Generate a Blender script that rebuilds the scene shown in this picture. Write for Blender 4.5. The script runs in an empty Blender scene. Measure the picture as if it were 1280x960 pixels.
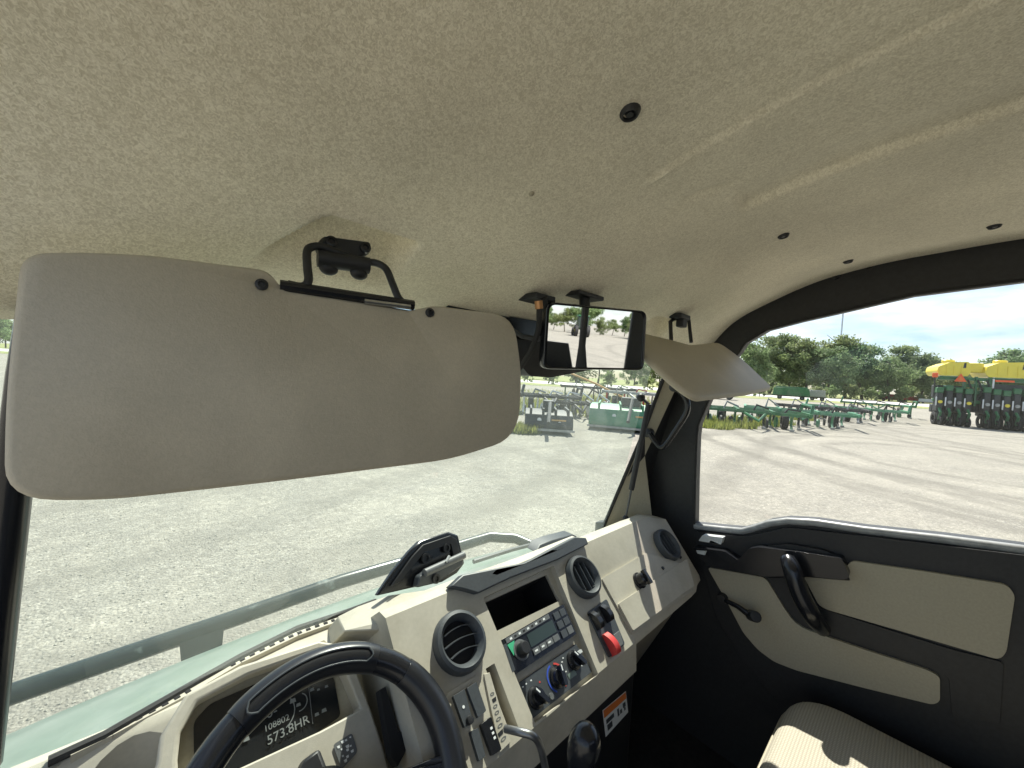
import bpy, bmesh, math, random
from mathutils import Vector as V, Matrix
from mathutils.geometry import tessellate_polygon
R = math.radians
random.seed(7)
S = bpy.context.scene
COL = S.collection

# ------------------------------------------------------------------ camera
EYE = V((0, 0, 1.65)); F = 481.0
yaw, pit, rol = R(43), R(-1.67), R(3.43)
fw = V((math.sin(yaw)*math.cos(pit), math.cos(yaw)*math.cos(pit), math.sin(pit)))
r0 = V((math.cos(yaw), -math.sin(yaw), 0)); u0 = r0.cross(fw)
rt = math.cos(rol)*r0 + math.sin(rol)*u0; up = rt.cross(fw)
cd = bpy.data.cameras.new('camera'); cam = bpy.data.objects.new('camera', cd); COL.objects.link(cam)
cd.sensor_width = 36; cd.lens = 36*F/1280; cd.clip_start = 0.02; cd.clip_end = 6000
cam.matrix_world = Matrix(((rt.x, up.x, -fw.x, EYE.x), (rt.y, up.y, -fw.y, EYE.y), (rt.z, up.z, -fw.z, EYE.z), (0, 0, 0, 1)))
S.camera = cam

# ------------------------------------------------------------------ light
SUN_AZ, SUN_EL = R(52), R(55)
w = bpy.data.worlds.new('World'); S.world = w; w.use_nodes = True
N = w.node_tree.nodes; Lk = w.node_tree.links; N.clear()
sky = N.new('ShaderNodeTexSky'); sky.sky_type = 'NISHITA'; sky.sun_disc = False
sky.sun_elevation = SUN_EL; sky.sun_rotation = SUN_AZ; sky.dust_density = .8; sky.ozone_density = 3.0
tc = N.new('ShaderNodeTexCoord'); mp = N.new('ShaderNodeMapping'); mp.inputs['Scale'].default_value = (1.6, 1.6, 6.5)
mp.inputs['Location'].default_value = (0.3, 1.1, 0.2)
nz = N.new('ShaderNodeTexNoise'); nz.inputs['Scale'].default_value = 1.9; nz.inputs['Detail'].default_value = 7; nz.inputs['Roughness'].default_value = .55
cr = N.new('ShaderNodeValToRGB'); cr.color_ramp.elements[0].position = .47; cr.color_ramp.elements[1].position = .68
cr.color_ramp.elements[1].color = (.75, .75, .75, 1)
mx = N.new('ShaderNodeMixRGB'); mx.inputs[2].default_value = (10.5, 10.7, 10.9, 1)
bg = N.new('ShaderNodeBackground'); bg.inputs['Strength'].default_value = 0.055
out = N.new('ShaderNodeOutputWorld')
Lk.new(tc.outputs['Generated'], mp.inputs[0]); Lk.new(mp.outputs[0], nz.inputs['Vector']); Lk.new(nz.outputs['Fac'], cr.inputs[0])
Lk.new(cr.outputs[0], mx.inputs[0]); Lk.new(sky.outputs[0], mx.inputs[1]); Lk.new(mx.outputs[0], bg.inputs[0]); Lk.new(bg.outputs[0], out.inputs[0])
sl = bpy.data.lights.new('sun', 'SUN'); sl.energy = 3.6; sl.angle = R(.53); sl.color = (1, .95, .86)
so = bpy.data.objects.new('sun', sl); COL.objects.link(so)
sd = V((math.sin(SUN_AZ)*math.cos(SUN_EL), math.cos(SUN_AZ)*math.cos(SUN_EL), math.sin(SUN_EL)))
so.rotation_euler = (-sd).to_track_quat('-Z', 'Y').to_euler(); so.location = (0, 0, 30)
vs = S.view_settings; vs.view_transform = 'Standard'; vs.look = 'None'; vs.gamma = 1; vs.exposure = 1.5
S.cycles.max_bounces = 10; S.cycles.diffuse_bounces = 7; S.cycles.transparent_max_bounces = 16
S.cycles.use_denoising = True
try: S.cycles.denoiser = 'OPENIMAGEDENOISE'
except Exception: pass

# ------------------------------------------------------------------ sight lines: photo pixel -> point on a real plane
def ray(x, y): return fw + rt*((x-640)/F) - up*((y-480)/F)
def onP(x, y, p0, n):
    d = ray(x, y); n = V(n); return EYE + d*((V(p0)-EYE).dot(n)/d.dot(n))
def onX(x, y, X): return onP(x, y, (X, 0, 0), (1, 0, 0))
def onY(x, y, Y): return onP(x, y, (0, Y, 0), (0, 1, 0))
def onZ(x, y, Z): return onP(x, y, (0, 0, 1.65+Z), (0, 0, 1))
def onF(x, y, k=.964): return onP(x, y, (0, k, 1.65), (0, 1, -1))     # the sloped dashboard face
NF = V((0, -1, 1)).normalized()                                         # its normal, towards the driver
FX = V((1, 0, 0)); FD = V((0, -1, -1)).normalized()                     # across it, down it
def W(x, y, z): return V((x, y, z+1.65))
def lerp(a, b, t): return a+(b-a)*t
def sm(a, b, x):
    t = max(0, min(1, (x-a)/(b-a))); return t*t*(3-2*t)

# ------------------------------------------------------------------ materials
def mat(name, col, rough=.5, metal=0, spec=.5, noise=None, bump=None, coat=0, var=None):
    """noise=(scale, amount) colour grain, bump=(scale, strength, distance), var=(scale, colour2, lo, hi) big patches"""
    m = bpy.data.materials.new(name); m.use_nodes = True
    n = m.node_tree.nodes; l = m.node_tree.links; b = n['Principled BSDF']
    b.inputs['Base Color'].default_value = (*col, 1); b.inputs['Roughness'].default_value = rough
    b.inputs['Metallic'].default_value = metal; b.inputs['Specular IOR Level'].default_value = spec
    b.inputs['Coat Weight'].default_value = coat
    tcn = n.new('ShaderNodeTexCoord'); src = None
    if var:
        t = n.new('ShaderNodeTexNoise'); t.inputs['Scale'].default_value = var[0]; t.inputs['Detail'].default_value = 6
        l.new(tcn.outputs['Object'], t.inputs['Vector'])
        r = n.new('ShaderNodeMapRange'); r.inputs[1].default_value = var[2]; r.inputs[2].default_value = var[3]; l.new(t.outputs['Fac'], r.inputs[0])
        x = n.new('ShaderNodeMixRGB'); x.inputs[1].default_value = (*col, 1); x.inputs[2].default_value = (*var[1], 1)
        l.new(r.outputs[0], x.inputs[0]); src = x.outputs[0]
    if noise:
        t = n.new('ShaderNodeTexNoise'); t.inputs['Scale'].default_value = noise[0]; t.inputs['Detail'].default_value = 3
        l.new(tcn.outputs['Object'], t.inputs['Vector'])
        r = n.new('ShaderNodeMapRange'); r.inputs[1].default_value = .3; r.inputs[2].default_value = .7
        r.inputs[3].default_value = 1-noise[1]; r.inputs[4].default_value = 1+noise[1]; l.new(t.outputs['Fac'], r.inputs[0])
        x = n.new('ShaderNodeMixRGB'); x.blend_type = 'MULTIPLY'; x.inputs[0].default_value = 1; x.inputs[1].default_value = (*col, 1)
        if src: l.new(src, x.inputs[1])
        l.new(r.outputs[0], x.inputs[2]); src = x.outputs[0]
    if src: l.new(src, b.inputs['Base Color'])
    if bump:
        t = n.new('ShaderNodeTexNoise'); t.inputs['Scale'].default_value = bump[0]; t.inputs['Detail'].default_value = 3
        l.new(tcn.outputs['Object'], t.inputs['Vector'])
        bp = n.new('ShaderNodeBump'); bp.inputs['Strength'].default_value = bump[1]; bp.inputs['Distance'].default_value = bump[2]
        l.new(t.outputs['Fac'], bp.inputs['Height']); l.new(bp.outputs[0], b.inputs['Normal'])
    return m
M = {}
M['beige'] = mat('tan_plastic', (.45, .42, .345), .55, noise=(160, .04), bump=(900, .25, .0006), var=(14, (.375, .345, .275), .47, .78))
M['beige_trim'] = mat('tan_door_trim', (.38, .345, .255), .6, noise=(220, .06), bump=(800, .3, .0006))
M['black'] = mat('black_plastic', (.016, .017, .019), .5, noise=(120, .2), bump=(700, .3, .0006))
M['gloss'] = mat('gloss_black_plastic', (.012, .013, .016), .22, bump=(500, .06, .0004))
M['grip'] = mat('smooth_grip_rubber', (.014, .015, .018), .32, bump=(900, .15, .0005))
M['rubber'] = mat('black_rubber', (.02, .02, .02), .75, noise=(60, .25), bump=(300, .3, .001))
M['grey'] = mat('dark_grey_plastic', (.055, .062, .068), .45, noise=(200, .1), bump=(800, .2, .0005))
M['midgrey'] = mat('mid_grey_plastic', (.12, .127, .13), .5, noise=(200, .08))
M['void'] = mat('shade_and_print_black', (.006, .006, .007), .8)  # near-black standing in for shade inside throats, slots and gaps; also black print
M['metal'] = mat('bright_steel', (.55, .56, .56), .3, metal=1, noise=(80, .15))
M['steel_rod'] = mat('dull_steel_rod', (.22, .225, .23), .35, metal=.8, noise=(60, .2))
M['silver'] = mat('silver_plastic', (.55, .57, .56), .35, noise=(90, .08))
M['seal'] = mat('grey_window_seal', (.30, .31, .31), .35, noise=(60, .2))
M['white'] = mat('white_print', (.75, .77, .76), .6)
M['orange'] = mat('orange_print', (.75, .20, .04), .6)
M['red'] = mat('red_switch_plastic', (.55, .045, .04), .35)
M['redprint'] = mat('red_print', (.60, .06, .05), .6)
M['blueprint'] = mat('blue_print', (.03, .08, .45), .6)
M['greentag'] = mat('green_sticker', (.06, .42, .22), .5)
M['lcd'] = mat('display_glass', (.035, .05, .045), .15)
M['dial'] = mat('instrument_display', (.012, .014, .016), .18)
M['lcdtext'] = mat('lcd_segments', (.20, .215, .21), .5)
M['mirror'] = mat('mirror_silver', (.93, .94, .94), .015, metal=1)
M['copper'] = mat('copper_ferrule', (.45, .24, .11), .4, metal=.8)
M['hood'] = mat('pale_green_paint', (.135, .185, .15), .4, var=(6, (.20, .24, .21), .4, .7), noise=(40, .06), coat=.3)  # paleness stands in for dash reflections veiling the hood through the glass
M['guard'] = mat('weathered_green_grey_steel', (.020, .030, .027), .27, var=(14, (.19, .22, .20), .63, .74), noise=(50, .2))
M['roofskin'] = mat('roof_plastic', (.03, .10, .035), .5)
M['carpet'] = mat('black_floor_mat', (.012, .012, .013), .9, noise=(90, .4), bump=(200, .6, .003))
M['vinyl'] = mat('tan_vinyl', (.45, .40, .305), .55, noise=(300, .05), bump=(650, .5, .0007), var=(9, (.52, .46, .35), .50, .72))

def headliner_mat():
    m = bpy.data.materials.new('tan_felt_headliner'); m.use_nodes = True
    n = m.node_tree.nodes; l = m.node_tree.links; b = n['Principled BSDF']
    b.inputs['Roughness'].default_value = .95; b.inputs['Specular IOR Level'].default_value = .1
    b.inputs['Sheen Weight'].default_value = .15
    t = n.new('ShaderNodeTexCoord')
    a = n.new('ShaderNodeTexNoise'); a.inputs['Scale'].default_value = 380; a.inputs['Detail'].default_value = 2; a.inputs['Distortion'].default_value = 1.2
    c = n.new('ShaderNodeTexNoise'); c.inputs['Scale'].default_value = 90; c.inputs['Detail'].default_value = 3
    d = n.new('ShaderNodeTexNoise'); d.inputs['Scale'].default_value = 5; d.inputs['Detail'].default_value = 4
    for q in (a, c, d): l.new(t.outputs['Object'], q.inputs['Vector'])
    r = n.new('ShaderNodeValToRGB'); r.color_ramp.elements[0].position = .38; r.color_ramp.elements[0].color = (.68, .62, .47, 1)
    r.color_ramp.elements[1].position = .63; r.color_ramp.elements[1].color = (.93, .87, .70, 1)
    mixn = n.new('ShaderNodeMixRGB'); mixn.inputs[0].default_value = .18
    l.new(a.outputs['Fac'], mixn.inputs[1]); l.new(c.outputs['Fac'], mixn.inputs[2]); l.new(mixn.outputs[0], r.inputs[0])
    st = n.new('ShaderNodeMapRange'); st.inputs[1].default_value = .35; st.inputs[2].default_value = .7; st.inputs[3].default_value = .90; st.inputs[4].default_value = 1.08
    l.new(d.outputs['Fac'], st.inputs[0])
    mu = n.new('ShaderNodeMixRGB'); mu.blend_type = 'MULTIPLY'; mu.inputs[0].default_value = 1
    l.new(r.outputs[0], mu.inputs[1]); l.new(st.outputs[0], mu.inputs[2]); l.new(mu.outputs[0], b.inputs['Base Color'])
    bp = n.new('ShaderNodeBump'); bp.inputs['Strength'].default_value = .5; bp.inputs['Distance'].default_value = .0015
    l.new(mixn.outputs[0], bp.inputs['Height']); l.new(bp.outputs[0], b.inputs['Normal'])
    return m
M['felt'] = headliner_mat()

def seat_mat():
    m = bpy.data.materials.new('woven_seat_cloth'); m.use_nodes = True
    n = m.node_tree.nodes; l = m.node_tree.links; b = n['Principled BSDF']; b.inputs['Roughness'].default_value = .9
    t = n.new('ShaderNodeTexCoord')
    a = n.new('ShaderNodeTexWave'); a.bands_direction = 'X'; a.inputs['Scale'].default_value = 58; a.inputs['Distortion'].default_value = .4
    c = n.new('ShaderNodeTexWave'); c.bands_direction = 'Y'; c.inputs['Scale'].default_value = 58; c.inputs['Distortion'].default_value = .4
    for q in (a, c): l.new(t.outputs['Object'], q.inputs['Vector'])
    mu = n.new('ShaderNodeMath'); mu.operation = 'MULTIPLY'; l.new(a.outputs['Fac'], mu.inputs[0]); l.new(c.outputs['Fac'], mu.inputs[1])
    r = n.new('ShaderNodeValToRGB'); r.color_ramp.elements[0].color = (.34, .315, .25, 1); r.color_ramp.elements[1].color = (.50, .465, .37, 1)
    r.color_ramp.elements[0].position = .05; r.color_ramp.elements[1].position = .6
    l.new(mu.outputs[0], r.inputs[0]); l.new(r.outputs[0], b.inputs['Base Color'])
    bp = n.new('ShaderNodeBump'); bp.inputs['Strength'].default_value = .6; bp.inputs['Distance'].default_value = .0015
    l.new(mu.outputs[0], bp.inputs['Height']); l.new(bp.outputs[0], b.inputs['Normal'])
    return m
M['seat'] = seat_mat()

def glass_mat(name, tint, dust_haze, refl=1.0, base=.045):
    m = bpy.data.materials.new(name); m.use_nodes = True
    n = m.node_tree.nodes; l = m.node_tree.links; n.clear()
    o = n.new('ShaderNodeOutputMaterial'); tr = n.new('ShaderNodeBsdfTransparent'); tr.inputs[0].default_value = (*tint, 1)
    g = n.new('ShaderNodeBsdfGlossy'); g.inputs['Roughness'].default_value = .02; g.inputs[0].default_value = (refl, refl, refl, 1)
    lw = n.new('ShaderNodeLayerWeight'); lw.inputs[0].default_value = .5
    pw = n.new('ShaderNodeMath'); pw.operation = 'POWER'; pw.inputs[1].default_value = 5; l.new(lw.outputs['Facing'], pw.inputs[0])
    fr = n.new('ShaderNodeMath'); fr.operation = 'MULTIPLY_ADD'; fr.inputs[1].default_value = .6; fr.inputs[2].default_value = base; l.new(pw.outputs[0], fr.inputs[0])
    x = n.new('ShaderNodeMixShader'); l.new(fr.outputs[0], x.inputs[0]); l.new(tr.outputs[0], x.inputs[1]); l.new(g.outputs[0], x.inputs[2])
    last = x
    if dust_haze:
        d = n.new('ShaderNodeBsdfDiffuse'); d.inputs[0].default_value = (.55, .64, .58, 1)
        tl = n.new('ShaderNodeBsdfTranslucent'); tl.inputs[0].default_value = (.55, .64, .58, 1)
        a = n.new('ShaderNodeMixShader'); l.new(d.outputs[0], a.inputs[1]); l.new(tl.outputs[0], a.inputs[2])
        t = n.new('ShaderNodeTexCoord'); q = n.new('ShaderNodeTexNoise'); q.inputs['Scale'].default_value = 7; q.inputs['Detail'].default_value = 8; q.inputs['Roughness'].default_value = .7
        l.new(t.outputs['Object'], q.inputs['Vector'])
        mr = n.new('ShaderNodeMapRange'); mr.inputs[1].default_value = .35; mr.inputs[2].default_value = .75
        mr.inputs[3].default_value = dust_haze*.75; mr.inputs[4].default_value = dust_haze*1.35; l.new(q.outputs['Fac'], mr.inputs[0])
        y = n.new('ShaderNodeMixShader'); l.new(mr.outputs[0], y.inputs[0]); l.new(x.outputs[0], y.inputs[1]); l.new(a.outputs[0], y.inputs[2]); last = y
    l.new(last.outputs[0], o.inputs[0]); return m
M['windshield'] = glass_mat('dust_haze_windshield_glass', (.91, .985, .945), .13)  # dust film also paints in the milky haze of the view ahead
M['doorglass'] = glass_mat('door_window_glass', (.98, .99, .985), .008, base=.015)

# ------------------------------------------------------------------ mesh helpers
WO = {}
class MB:
    def __init__(s): s.v = []; s.f = []
    def add(s, vs, fs):
        o = len(s.v); s.v += [V(p) for p in vs]; s.f += [tuple(i+o for i in f) for f in fs]; return s
    def box(s, c, sz, rot=None):
        c = V(c); h = V(sz)/2; vs = []
        for z in (-1, 1):
            for y in (-1, 1):
                for x in (-1, 1):
                    p = V((x*h.x, y*h.y, z*h.z)); vs.append(c + (rot @ p if rot else p))
        return s.add(vs, [(0, 2, 3, 1), (4, 5, 7, 6), (0, 1, 5, 4), (2, 6, 7, 3), (0, 4, 6, 2), (1, 3, 7, 5)])
    def prism(s, poly, d, holes=()):
        d = V(d); loops = [[V(p) for p in poly]] + [[V(p) for p in h] for h in holes]
        flat = [p for lp in loops for p in lp]; n = len(flat)
        if holes:
            tb = bmesh.new(); tv = [tb.verts.new(p) for p in flat]; es = []; o_ = 0
            for lp in loops:
                for i in range(len(lp)): es.append(tb.edges.new((tv[o_+i], tv[o_+(i+1) % len(lp)])))
                o_ += len(lp)
            tb.verts.index_update(); bmesh.ops.triangle_fill(tb, use_beauty=True, use_dissolve=False, edges=es)
            tri = [tuple(v.index for v in f.verts) for f in tb.faces]; tb.free()
        else: tri = tessellate_polygon(loops)
        nn = V((0, 0, 0))
        for i, p in enumerate(loops[0]): q = loops[0][(i+1) % len(loops[0])]; nn += p.cross(q)
        fs = []
        for t in tri:
            a, b, c = (flat[i] for i in t)
            if (b-a).cross(c-a).length < 1e-12: continue
            if (b-a).cross(c-a).dot(d) > 0: t = (t[0], t[2], t[1])
            fs.append(tuple(t)); fs.append((t[2]+n, t[1]+n, t[0]+n))
        o = 0
        for k, lp in enumerate(loops):
            a = V((0, 0, 0))
            for i, p in enumerate(lp): a += (p-lp[0]).cross(lp[(i+1) % len(lp)]-lp[0])
            fl = (a.dot(d) > 0) ^ (k > 0)
            for i in range(len(lp)):
                i0, i1 = o+i, o+(i+1) % len(lp)
                fs.append((i0, i1, i1+n, i0+n) if fl else (i1, i0, i0+n, i1+n))
            o += len(lp)
        return s.add(flat + [p+d for p in flat], fs)
    def tube(s, path, r, n=10, closed=False):
        P = [V(p) for p in path]; m = len(P); rr = r if isinstance(r, (list, tuple)) else [r]*m
        rings = []; prev = None
        for i, p in enumerate(P):
            if closed: t = P[(i+1) % m]-P[i-1]
            else: t = P[min(i+1, m-1)]-P[max(i-1, 0)]
            t.normalize()
            a = (prev - t*prev.dot(t)) if prev else (V((0, 0, 1)).cross(t) if abs(t.z) < .95 else V((1, 0, 0)).cross(t))
            a.normalize(); prev = a; b = t.cross(a)
            rings.append([p + (a*math.cos(2*math.pi*k/n)+b*math.sin(2*math.pi*k/n))*rr[i] for k in range(n)])
        vs = [q for g in rings for q in g]; fs = []
        for i in range(m if closed else m-1):
            j = (i+1) % m
            for k in range(n): fs.append((i*n+k, i*n+(k+1) % n, j*n+(k+1) % n, j*n+k))
        if not closed: fs += [tuple(range(n))[::-1], tuple((m-1)*n+k for k in range(n))]
        return s.add(vs, fs)
    def lathe(s, prof, c, ax, n=28, e=None):
        """prof = [(radius, height along ax)]"""
        c = V(c); ax = V(ax).normalized(); a = V(e) if e else (V((0, 0, 1)).cross(ax) if abs(ax.z) < .95 else V((1, 0, 0)))
        a = (a-ax*a.dot(ax)).normalized(); b = ax.cross(a); vs = []; fs = []
        for (r, h) in prof:
            for k in range(n): t = 2*math.pi*k/n; vs.append(c + ax*h + (a*math.cos(t)+b*math.sin(t))*r)
        for i in range(len(prof)-1):
            for k in range(n): fs.append((i*n+k, i*n+(k+1) % n, (i+1)*n+(k+1) % n, (i+1)*n+k))
        if prof[0][0] > 1e-5 and prof[0] != prof[-1]: fs.append(tuple(range(n))[::-1])
        if prof[-1][0] > 1e-5 and prof[0] != prof[-1]: fs.append(tuple((len(prof)-1)*n+k for k in range(n)))
        return s.add(vs, fs)
    def grid(s, fn, nu, nv):
        vs = [fn(i/nu, j/nv) for j in range(nv+1) for i in range(nu+1)]
        fs = [(j*(nu+1)+i, j*(nu+1)+i+1, (j+1)*(nu+1)+i+1, (j+1)*(nu+1)+i) for j in range(nv) for i in range(nu)]
        return s.add(vs, fs)
    def ball(s, c, r, n=12, m=8, sc=(1, 1, 1), rot=None):
        c = V(c); vs = []; fs = []
        for j in range(m+1):
            for i in range(n):
                a = 2*math.pi*i/n; b = math.pi*j/m
                p = V((math.sin(b)*math.cos(a)*sc[0], math.sin(b)*math.sin(a)*sc[1], math.cos(b)*sc[2]))*r
                vs.append(c + (rot @ p if rot else p))
        for j in range(m):
            for i in range(n): fs.append((j*n+i, (j+1)*n+i, (j+1)*n+(i+1) % n, j*n+(i+1) % n))
        return s.add(vs, fs)
    def mesh(s, name, m, smooth=35, org=None):
        me = bpy.data.meshes.new(name); o = org if org is not None else V((0, 0, 0))
        me.from_pydata([p-o for p in s.v], [], s.f); me.validate(); me.update()
        b = bmesh.new(); b.from_mesh(me); bmesh.ops.remove_doubles(b, verts=b.verts, dist=1e-6)
        bmesh.ops.recalc_face_normals(b, faces=b.faces); b.to_mesh(me); b.free()
        if smooth:
            for p in me.polygons: p.use_smooth = True
            me.set_sharp_from_angle(angle=R(smooth))
        me.materials.append(m); return me
    def build(s, name, m, parent=None, smooth=35, bevel=0, seg=2, label=None):
        c = V((0, 0, 0))
        for p in s.v: c += p
        c /= max(1, len(s.v))
        o = bpy.data.objects.new(name, s.mesh(name, m, smooth, c)); COL.objects.link(o)
        WO[o] = c
        if parent is not None: o.parent = parent; o.location = c-WO[parent]
        else: o.location = c
        if bevel:
            q = o.modifiers.new('edge', 'BEVEL'); q.width = bevel; q.segments = seg; q.limit_method = 'ANGLE'; q.angle_limit = R(32)
            q.harden_normals = False
        if label: o['label'] = label
        return o
def empty(name, loc, parent=None, rz=0):
    o = bpy.data.objects.new(name, None); COL.objects.link(o); o.empty_display_size = .1
    WO[o] = V(loc); o.location = V(loc)-(WO[parent] if parent else V((0, 0, 0))); o.rotation_euler.z = rz
    if parent: o.parent = parent
    return o
def tag(o, label, cat, group=None, kind=None):
    if label: o['label'] = label
    if cat: o['category'] = cat
    if group: o['group'] = group
    if kind: o['kind'] = kind
    return o
def quad(*p): return [V(q) for q in p]
def rounded(pts, r, n=4):
    """polygon with its corners rounded, in space"""
    out = []; m = len(pts); P = [V(p) for p in pts]; rr = r if isinstance(r, (list, tuple)) else [r]*m
    for i in range(m):
        p, a, b = P[i], P[i-1], P[(i+1) % m]
        la, lb = (a-p).length, (b-p).length; q = min(rr[i], la*.48, lb*.48)
        s0 = p+(a-p).normalized()*q; s1 = p+(b-p).normalized()*q
        for k in range(n+1):
            t = k/n; out.append(s0*(1-t)**2 + p*2*t*(1-t) + s1*t*t)
    return out
def spline(pts, n=6, closed=False):
    P = [V(p) for p in pts]; m = len(P); out = []
    for i in range(m if closed else m-1):
        if closed: a, b, c, d = P[i-1], P[i], P[(i+1) % m], P[(i+2) % m]
        else: a, b, c, d = P[max(i-1, 0)], P[i], P[i+1], P[min(i+2, m-1)]
        for k in range(n):
            t = k/n
            out.append(.5*((2*b)+(c-a)*t+(2*a-5*b+4*c-d)*t*t+(3*b-a-3*c+d)*t**3))
    if not closed: out.append(P[-1])
    return out
def text_obj(name, txt, size, o, ex, ey, m, parent, lift=.0006):
    cu = bpy.data.curves.new(name, 'FONT'); cu.body = txt; cu.size = size; cu.extrude = .0002
    t = bpy.data.objects.new(name, cu); COL.objects.link(t)
    dg = bpy.context.evaluated_depsgraph_get(); me = bpy.data.meshes.new_from_object(t.evaluated_get(dg))
    bpy.data.objects.remove(t); ex = V(ex).normalized(); ey = V(ey).normalized(); ez = ex.cross(ey)
    b = MB(); b.add([V(o)+ex*p.co.x+ey*p.co.y+ez*(p.co.z+lift) for p in me.vertices], [tuple(p.vertices) for p in me.polygons])
    return b.build(name, m, parent, smooth=0)

# ================================================================== SETTING: ground, road
def ground_mat():
    m = bpy.data.materials.new('pale_gravel'); m.use_nodes = True
    n = m.node_tree.nodes; l = m.node_tree.links; b = n['Principled BSDF']; b.inputs['Roughness'].default_value = .95
    b.inputs['Specular IOR Level'].default_value = .15
    g = n.new('ShaderNodeNewGeometry'); pos = g.outputs['Position']
    def noise(sc, det=4, ro=.6):
        q = n.new('ShaderNodeTexNoise'); q.inputs['Scale'].default_value = sc; q.inputs['Detail'].default_value = det; q.inputs['Roughness'].default_value = ro
        l.new(pos, q.inputs['Vector']); return q.outputs['Fac']
    def mr(s, a, bb, c, d):
        q = n.new('ShaderNodeMapRange'); q.inputs[1].default_value = a; q.inputs[2].default_value = bb; q.inputs[3].default_value = c; q.inputs[4].default_value = d
        l.new(s, q.inputs[0]); return q.outputs[0]
    def mix(f, a, c, bt='MIX'):
        q = n.new('ShaderNodeMixRGB'); q.blend_type = bt
        for i, s in enumerate((f, a, c)):
            if isinstance(s, (int, float)): q.inputs[i].default_value = s
            elif isinstance(s, tuple): q.inputs[i].default_value = (*s, 1)
            else: l.new(s, q.inputs[i])
        return q.outputs[0]
    vo = n.new('ShaderNodeTexVoronoi'); vo.inputs['Scale'].default_value = 62; l.new(pos, vo.inputs['Vector'])
    stones = mix(mr(vo.outputs['Distance'], 0, .7, 0, 1), (.41, .38, .31), (.17, .16, .135))
    rnd = n.new('ShaderNodeSeparateColor'); l.new(vo.outputs['Color'], rnd.inputs[0])
    stones = mix(mr(rnd.outputs[0], .35, 1, .0, .85), stones, (.48, .462, .405))
    stones = mix(mr(rnd.outputs[1], .6, 1, 0, .75), stones, (.16, .16, .155))
    stones = mix(mr(noise(110, 3), .42, .68, 0, .6), stones, (.16, .155, .14))
    patch = mix(mr(noise(.55, 6), .35, .68, 0, .65), stones, (.42, .395, .33))
    patch = mix(mr(noise(9, 6, .75), .42, .60, 0, .62), patch, (.195, .185, .158))
    patch = mix(mr(noise(23, 5, .7), .52, .66, 0, .55), patch, (.50, .475, .405))
    patch = mix(mr(noise(2.6, 5), .42, .62, 0, .35), patch, (.22, .21, .185))
    # tyre tracks: bands along big circles, broken up by noise
    col = patch
    def ring(cx, cy, rad, width, amt, dark):
        nonlocal col
        sub = n.new('ShaderNodeVectorMath'); sub.operation = 'SUBTRACT'; sub.inputs[1].default_value = (cx, cy, 0); l.new(pos, sub.inputs[0])
        ln = n.new('ShaderNodeVectorMath'); ln.operation = 'LENGTH'; l.new(sub.outputs[0], ln.inputs[0])
        wob = n.new('ShaderNodeMath'); wob.operation = 'MULTIPLY_ADD'; l.new(noise(.5, 2), wob.inputs[0]); wob.inputs[1].default_value = .9; l.new(ln.outputs['Value'], wob.inputs[2])
        s = n.new('ShaderNodeMath'); s.operation = 'SUBTRACT'; l.new(wob.outputs[0], s.inputs[0]); s.inputs[1].default_value = rad+.45
        a = n.new('ShaderNodeMath'); a.operation = 'ABSOLUTE'; l.new(s.outputs[0], a.inputs[0])
        f = n.new('ShaderNodeMath'); f.operation = 'MULTIPLY'; l.new(mr(a.outputs[0], width*.4, width, amt, 0), f.inputs[0]); l.new(mr(noise(1.6, 4), .3, .6, .2, 1), f.inputs[1])
        col = mix(f.outputs[0], col, (.185, .175, .15) if dark else (.44, .415, .35))
    for (cx, cy, ra, wd, am, dk) in ((15.6, -1.2, 3.1, .26, .75, 1), (15.6, -1.2, 4.6, .26, .75, 1), (15.6, -1.2, 3.85, .3, .22, 0), (19.5, -4.0, 9.4, .28, .8, 1), (19.5, -4.0, 11.0, .28, .8, 1), (19.5, -4.0, 10.2, .35, .22, 0), (24, -9, 16.2, .3, .7, 1), (24, -9, 17.8, .3, .7, 1),
                               (30, -11, 12.5, .28, .7, 1), (30, -11, 14.0, .28, .7, 1), (40, -32, 36, .4, .6, 1), (40, -32, 37.9, .4, .6, 1), (16, -60, 63, .4, .6, 1), (16, -60, 64.9, .4, .6, 1), (-8, 30, 27, .3, .45, 1), (-8, 30, 28.8, .3, .45, 1), (-60, 2, 64, .3, .45, 1), (-60, 2, 65.8, .3, .45, 1), (3, -40, 46, .3, .4, 1), (3, -40, 47.8, .3, .4, 1)):
        ring(cx, cy, ra, wd, am, dk)
    l.new(col, b.inputs['Base Color'])
    bp = n.new('ShaderNodeBump'); bp.inputs['Strength'].default_value = .55; bp.inputs['Distance'].default_value = .016
    h = n.new('ShaderNodeMath'); h.operation = 'SUBTRACT'; l.new(noise(80, 4), h.inputs[0]); l.new(vo.outputs['Distance'], h.inputs[1])
    l.new(h.outputs[0], bp.inputs['Height'])
    bp2 = n.new('ShaderNodeBump'); bp2.inputs['Strength'].default_value = .6; bp2.inputs['Distance'].default_value = .10
    l.new(noise(1.3, 5), bp2.inputs['Height']); l.new(bp.outputs[0], bp2.inputs['Normal']); l.new(bp2.outputs[0], b.inputs['Normal'])
    return m
g = MB(); g.add([(-3000, -3000, 0), (3000, -3000, 0), (3000, 3000, 0), (-3000, 3000, 0)], [(0, 1, 2, 3)])
tag(g.build('ground', ground_mat()), 'pale gravel yard with curved tyre tracks', None, kind='structure')
M['field'] = mat('rough_grass_field', (.16, .20, .06), .95, noise=(3, .35), var=(.25, (.30, .29, .12), .4, .65), bump=(4, .6, .1))
M['road'] = mat('pale_road', (.55, .54, .50), .9, noise=(1.5, .1))
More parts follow.
